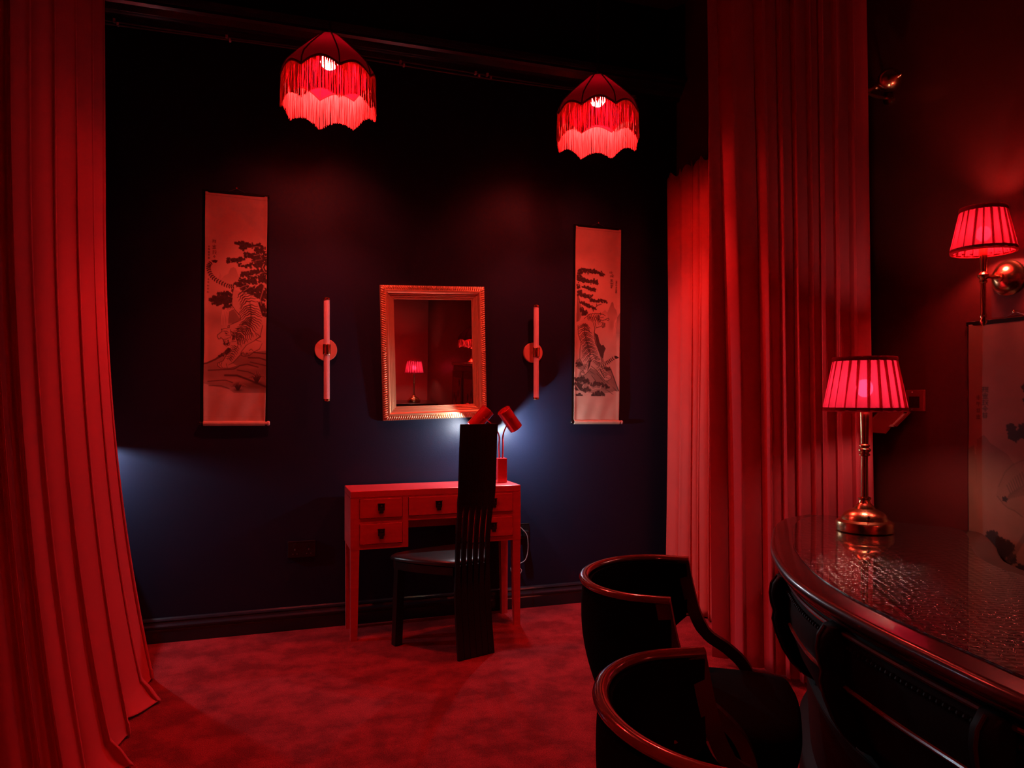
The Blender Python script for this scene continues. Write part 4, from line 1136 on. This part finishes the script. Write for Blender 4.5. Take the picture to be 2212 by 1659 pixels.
# ------------------------------------------------------------------ pleated-shade lamps
def pleated_shade(root, r0, r1, z0, z1, n=22, m=None):
    """r0 at the bottom z0, r1 at the top z1"""
    N = n * 4; rings = []; rnd = random.Random(6)
    skew = [rnd.uniform(-.35, .35) for _ in range(n)]
    for j in range(9):
        t = j / 8; ring = []
        for k in range(N):
            f = k % 4; pl = k // 4
            w = (0, .011, .004, -.006)[f]
            a = 2 * PI * (k + skew[pl] * t * (1.5 if f in (1, 2) else .6)) / N
            rr = r0 + (r1 - r0) * t + w * (.55 + .45 * (1 - t)) * .55
            ring.append((rr * math.cos(a), rr * math.sin(a), z0 + (z1 - z0) * t))
        rings.append(ring)
    smb = MB().ring_loft(rings, True)
    for pl in range(n):          # the folded-under half of every knife pleat
        a0 = 2 * PI * (pl * 4 + .1) / N; wa = 2 * PI / n * rnd.uniform(.28, .5); wb = 2 * PI / n * rnd.uniform(.12, .3); sk = 2 * PI / n * skew[pl] * .5
        for off in (.004,):
            q = [(r0 - off, a0, z0), (r0 - off, a0 + wb, z0), (r1 - off, a0 + sk + wa, z1), (r1 - off, a0 + sk, z1)]
            smb.add([(r * math.cos(a), r * math.sin(a), z) for r, a, z in q], [(0, 1, 2, 3)])
    sh = smb.build('lamp_shade', m or M['pleat'], root, True, 25)
    for r, z in ((r0, z0), (r1, z1)):
        hh = .0075
        MB().lathe([(r - .003, z - hh), (r + .004, z - hh), (r + .0055, z), (r + .004, z + hh), (r - .003, z + hh)], 48, cap0=False, cap1=False).build('shade_trim', M['pleattrim'], sh, True)
    # ring and spokes that carry the shade
    mb = MB()
    zc = z1 - .02
    for k in range(3):
        a = 2 * PI * k / 3
        mb.tube([(.012 * math.cos(a), .012 * math.sin(a), zc - .015), (r1 * math.cos(a) * .98, r1 * math.sin(a) * .98, zc + .012)], .0015, 6)
    mb.build('shade_spokes', M['brass'], root, True)
def bulb(root, z, r, m):
    prof = [(r * math.sin(PI * k / 12), z - r * math.cos(PI * k / 12) * 1.15) for k in range(1, 12)]
    MB().lathe(prof, 20).build('bulb', m, root, True)
def table_lamp(loc, label, m=None):
    root = thing('table_lamp', label, 'table lamp', loc, 0, 'brass table lamps with pleated red shades')
    MB().lathe([(.092, 0), (.096, .003), (.097, .030), (.094, .036), (.086, .040), (.080, .043), (.076, .052), (.066, .066), (.048, .076), (.036, .082), (.032, .090), (.020, .102), (.0175, .112), (.022, .116), (.022, .121), (.014, .125)], 48).build('base', M['brass'], root, True, 30)
    MB().lathe([(.0125, .125), (.0115, .27), (.019, .274), (.019, .278), (.0135, .283), (.021, .290), (.021, .297), (.0135, .303), (.018, .307), (.018, .311), (.0125, .315)], 28).build('lower_column', M['brass'], root, True, 30)
    MB().lathe([(.0125, .315), (.015, .41), (.0165, .455), (.014, .462)], 28).build('upper_column', M['brass'], root, True, 30)
    mb = MB().lathe([(.004, 0), (.006, .001), (.006, .004), (.002, .006)], 10).xf(Matrix.Translation((-.045, -.062, .058)) @ Matrix.Rotation(PI * .35, 4, 'X'))
    mb.build('switch', M['bronze'], root, True)
    MB().lathe([(.013, .455), (.016, .460), (.016, .480), (.010, .484)], 18).build('bulb_holder', M['bronze'], root, True)
    bulb(root, .517, .029, m or M['bulb_t'])
    pleated_shade(root, .136, .104, .440, .622)
    return root
table_lamp((2.072, 2.134, HT + .0055), 'brass table lamp with lit pleated red shade on the curved bar')

# wall sconce
sc = thing('wall_sconce', 'brass wall sconce with lit pleated red shade on the red wall', 'wall light', (2.398, 1.93, 1.675))
MB().lathe([(.062, 0), (.064, .004), (.060, .009), (.056, .011), (.052, .020), (.040, .034), (.026, .042), (.018, .045), (.018, .052), (.010, .055)], 40).xf(Matrix.Translation((WALL_X - 2.398 - .001, 0, 0)) @ Matrix.Rotation(-PI / 2, 4, 'Y')).build('back_plate', M['brass'], sc, True, 40)
MB().tube([(WALL_X - 2.398 - .05, 0, 0), (0.012, 0, 0)], .0075, 14).build('arm', M['brass'], sc, True)
MB().lathe([(.002, -.175), (.008, -.170), (.012, -.160), (.008, -.150), (.011, -.143), (.011, -.136), (.0085, -.130), (.0085, -.026), (.013, -.022), (.013, -.016), (.009, -.013), (.018, -.004), (.019, .004), (.009, .014), (.010, .02), (.0125, .07), (.0135, .10), (.011, .105)], 28).build('column', M['brass'], sc, True, 35)
MB().lathe([(.011, .095), (.013, .1), (.013, .118), (.009, .121)], 16).build('bulb_holder', M['bronze'], sc, True)
bulb(sc, .148, .024, M['bulb_s'])
pleated_shade(sc, .098, .070, .088, .232, 20, M['pleat_sconce'])

# ------------------------------------------------------------------ wall plates and small things
sw = thing('switch_plate', 'square red switch plate on the wall behind the table lamp', 'switch', (WALL_X - .0005, 2.322, 1.237), 0)
MB().bbox(-.010, 0, -.045, .045, -.043, .043, .002).build('plate', M['plastic_red'], sw)
MB().bbox(-.0125, -.0095, -.024, .026, -.030, .016, .001).build('rocker', M['darkwood'], sw)
for z in (-.036, .033):
    MB().lathe([(.0035, 0), (.003, .0015), (.001, .002)], 10).xf(Matrix.Translation((-.010, .012, z)) @ Matrix.Rotation(-PI / 2, 4, 'Y')).build('screw', M['white'], sw)
rk = thing('leaflet_rack', 'small sloping red leaflet rack with a pale card below the switch', 'leaflet rack', (WALL_X - .0005, 2.40, 1.10), 0)
def wedge(y0, y1, x0, x1, z0, z1, th, name, m):
    """board leaning out from the wall"""
    MB().add([(-x0, y0, z0), (-x1, y0, z1), (-x1 - th, y0, z1 + th * .5), (-x0 - th, y0, z0 + th * .3), (-x0, y1, z0), (-x1, y1, z1), (-x1 - th, y1, z1 + th * .5), (-x0 - th, y1, z0 + th * .3)],
             [(0, 1, 2, 3), (7, 6, 5, 4), (0, 4, 5, 1), (1, 5, 6, 2), (2, 6, 7, 3), (3, 7, 4, 0)]).build(name, m, rk)
wedge(-.02, .10, .0, .10, .09, .0, .006, 'tray', M['plastic_red'])
wedge(-.045, -.012, .0, .075, .085, .028, .003, 'card', M['card'])
wedge(-.055, -.045, .0, .078, .09, .03, .008, 'side_panel', M['plastic_red'])
wedge(.10, .108, .0, .10, .09, .0, .008, 'side_panel', M['plastic_red'])

def socket(loc, wid, label, plug=False):
    r = thing('wall_socket', label, 'socket', loc, 0, 'black wall sockets on the dark wall')
    MB().bbox(-wid / 2, wid / 2, -.009, 0, -.045, .045, .003).build('plate', M['plastic_black'], r)
    for s in ((-1, 1) if wid > .1 else (0,)):
        MB().bbox(s * .036 - .007, s * .036 + .007, -.012, -.0085, .012, .032, .001).build('rocker', M['plastic_black'], r)
        mb = MB()
        mb.bbox(s * .036 - .003, s * .036 + .003, -.0098, -.0088, -.006, .004, .0003); mb.bbox(s * .036 - .014, s * .036 - .008, -.0098, -.0088, -.026, -.022, .0003); mb.bbox(s * .036 + .008, s * .036 + .014, -.0098, -.0088, -.026, -.022, .0003)
        mb.build('pin_slots', M['cable'], r)
    MB().box(-wid / 2 + .004, wid / 2 - .004, -.0102, -.0095, .040, .0412).build('edge_highlight_strip', M['bronze'], r)
    return r
socket((.207, WALL_Y - .0005, .43), .146, 'black double wall socket low on the dark wall left of the desk')
socket((1.47, WALL_Y - .0005, .455), .088, 'black single wall socket beside the right leg of the desk')
tag(MB().bbox(1.462, 1.498, 4.108, 4.145, .425, .462, .006).build('plug', M['plastic_black']), 'black plug in the socket right of the desk', 'plug')
q = catmull([(1.32, 4.11, .772), (1.36, 4.135, .765), (1.375, 4.14, .60), (1.43, 4.10, .50), (1.48, 4.09, .43), (1.47, 4.09, .30), (1.38, 4.09, .26), (1.40, 4.08, .20), (1.44, 4.08, .24), (1.39, 4.1, .28)], 60)
tag(MB().tube([tuple(p) for p in q], .0022, 6).build('lamp_flex', M['whitecable'], None, True), 'thin pale lamp flex looping down beside the desk', 'cable')
q = catmull([(1.30, 4.03, .773), (1.33, 4.08, .773), (1.345, 4.12, .773), (1.30, 4.125, .773)], 20)
# cables clipped under the cornice
cb = thing('cornice_cable', 'pair of thin cables clipped along the cornice above the left scroll', 'cable', (0, WALL_Y - .045, 3.13))
for k, (dy, dz) in enumerate(((0, -.012), (-.014, -.030))):
    pts = [(x, dy, dz + .006 * math.sin(x * 3 + k) - .004 * k) for x in np.linspace(-2.4, 2.2, 60)]
    MB().tube(pts, .0045, 6).build('cable', M['cable'], cb, True)
for x in (-.69, -.17, .735, 1.17, 1.24):
    mb = MB().bbox(x - .006, x + .006, -.012, .012, -.02, -.004, .002); mb.bbox(x + .012, x + .022, -.024, 0, -.040, -.026, .002)
    mb.build('clip', M['white'], cb)

# ------------------------------------------------------------------ rear of the room (seen only in the mirror)
tb = thing('rear_table', 'black table with a lamp reflected in the mirror', 'table', (2.05, -2.78, 0))
MB().bbox(-.62, .44, -.42, .40, .715, .755, .006).build('table_top', M['darkwood'], tb)
MB().bbox(-.56, .40, -.36, .34, .56, .7145, .004).build('apron', M['blacklac'], tb)
for x in (-.55, .36):
    for y in (-.33, .31):
        MB().sweep_rect([(x, y, .56), (x, y, .3), (x, y, 0)], [.03, .026, .022], [.03, .026, .022], (1, 0, 0)).build('leg', M['blacklac'], tb)
table_lamp((2.19, -2.72, .7555), 'brass table lamp with pleated red shade seen inside the mirror')
cab = thing('lacquer_cabinet', 'black lacquer cabinet reflected at the right side of the mirror', 'cabinet', (2.34, .16, 0))
MB().bbox(-.15, .175, -.50, .50, .06, 1.36, .006).build('carcass', M['blacklac'], cab)
MB().bbox(-.17, .175, -.52, .52, 1.3605, 1.395, .006).build('cornice', M['darkwood'], cab)
MB().bbox(-.16, .175, -.51, .51, 0, .0595, .004).build('plinth', M['blacklac'], cab)
for s in (-1, 1):
    dr = MB().bbox(-.166, -.1505, min(s * .01, s * .48), max(s * .01, s * .48), .12, 1.30, .004).build('door', M['blacklac'], cab)
    MB().bbox(-.170, -.1665, min(s * .07, s * .42), max(s * .07, s * .42), .75, 1.22, .003).build('painted_panel', M['plastic_red'], dr)
    for k in range(7):
        a = random.Random(k * 3 + s).uniform(.8, 1.18); y = s * (.10 + .045 * k)
        MB().lathe([(.004, -.05), (.022, -.02), (.026, .01), (.012, .045)], 10).xf(Matrix.Translation((-.171, y, a)) @ Matrix.Scale(.08, 4, (1, 0, 0))).build('painted_leaf', M['blacklac'], dr)
    MB().lathe([(.010, 0), (.006, .01), (.012, .02), (.004, .026)], 12).xf(Matrix.Translation((-.166, s * .035, .72)) @ Matrix.Rotation(-PI / 2, 4, 'Y')).build('knob', M['brass'], dr, True)
fl = thing('fringed_table_lamp', 'small fringed red lamp on the cabinet seen in the mirror', 'table lamp', (2.31, .03, 1.3955 + .255))
fringed_shade(fl, .165, .17, .022, .085, .045, .026, emit_mat('cabinet_bulb', PENDANT_COL, 420.0), 12, 300)
MB().lathe([(.07, -.255), (.072, -.245), (.03, -.225), (.012, -.20), (.010, -.10), (.018, -.09), (.010, -.08), (.008, .0), (.012, .01)], 24).build('stand', M['brass'], fl, True)
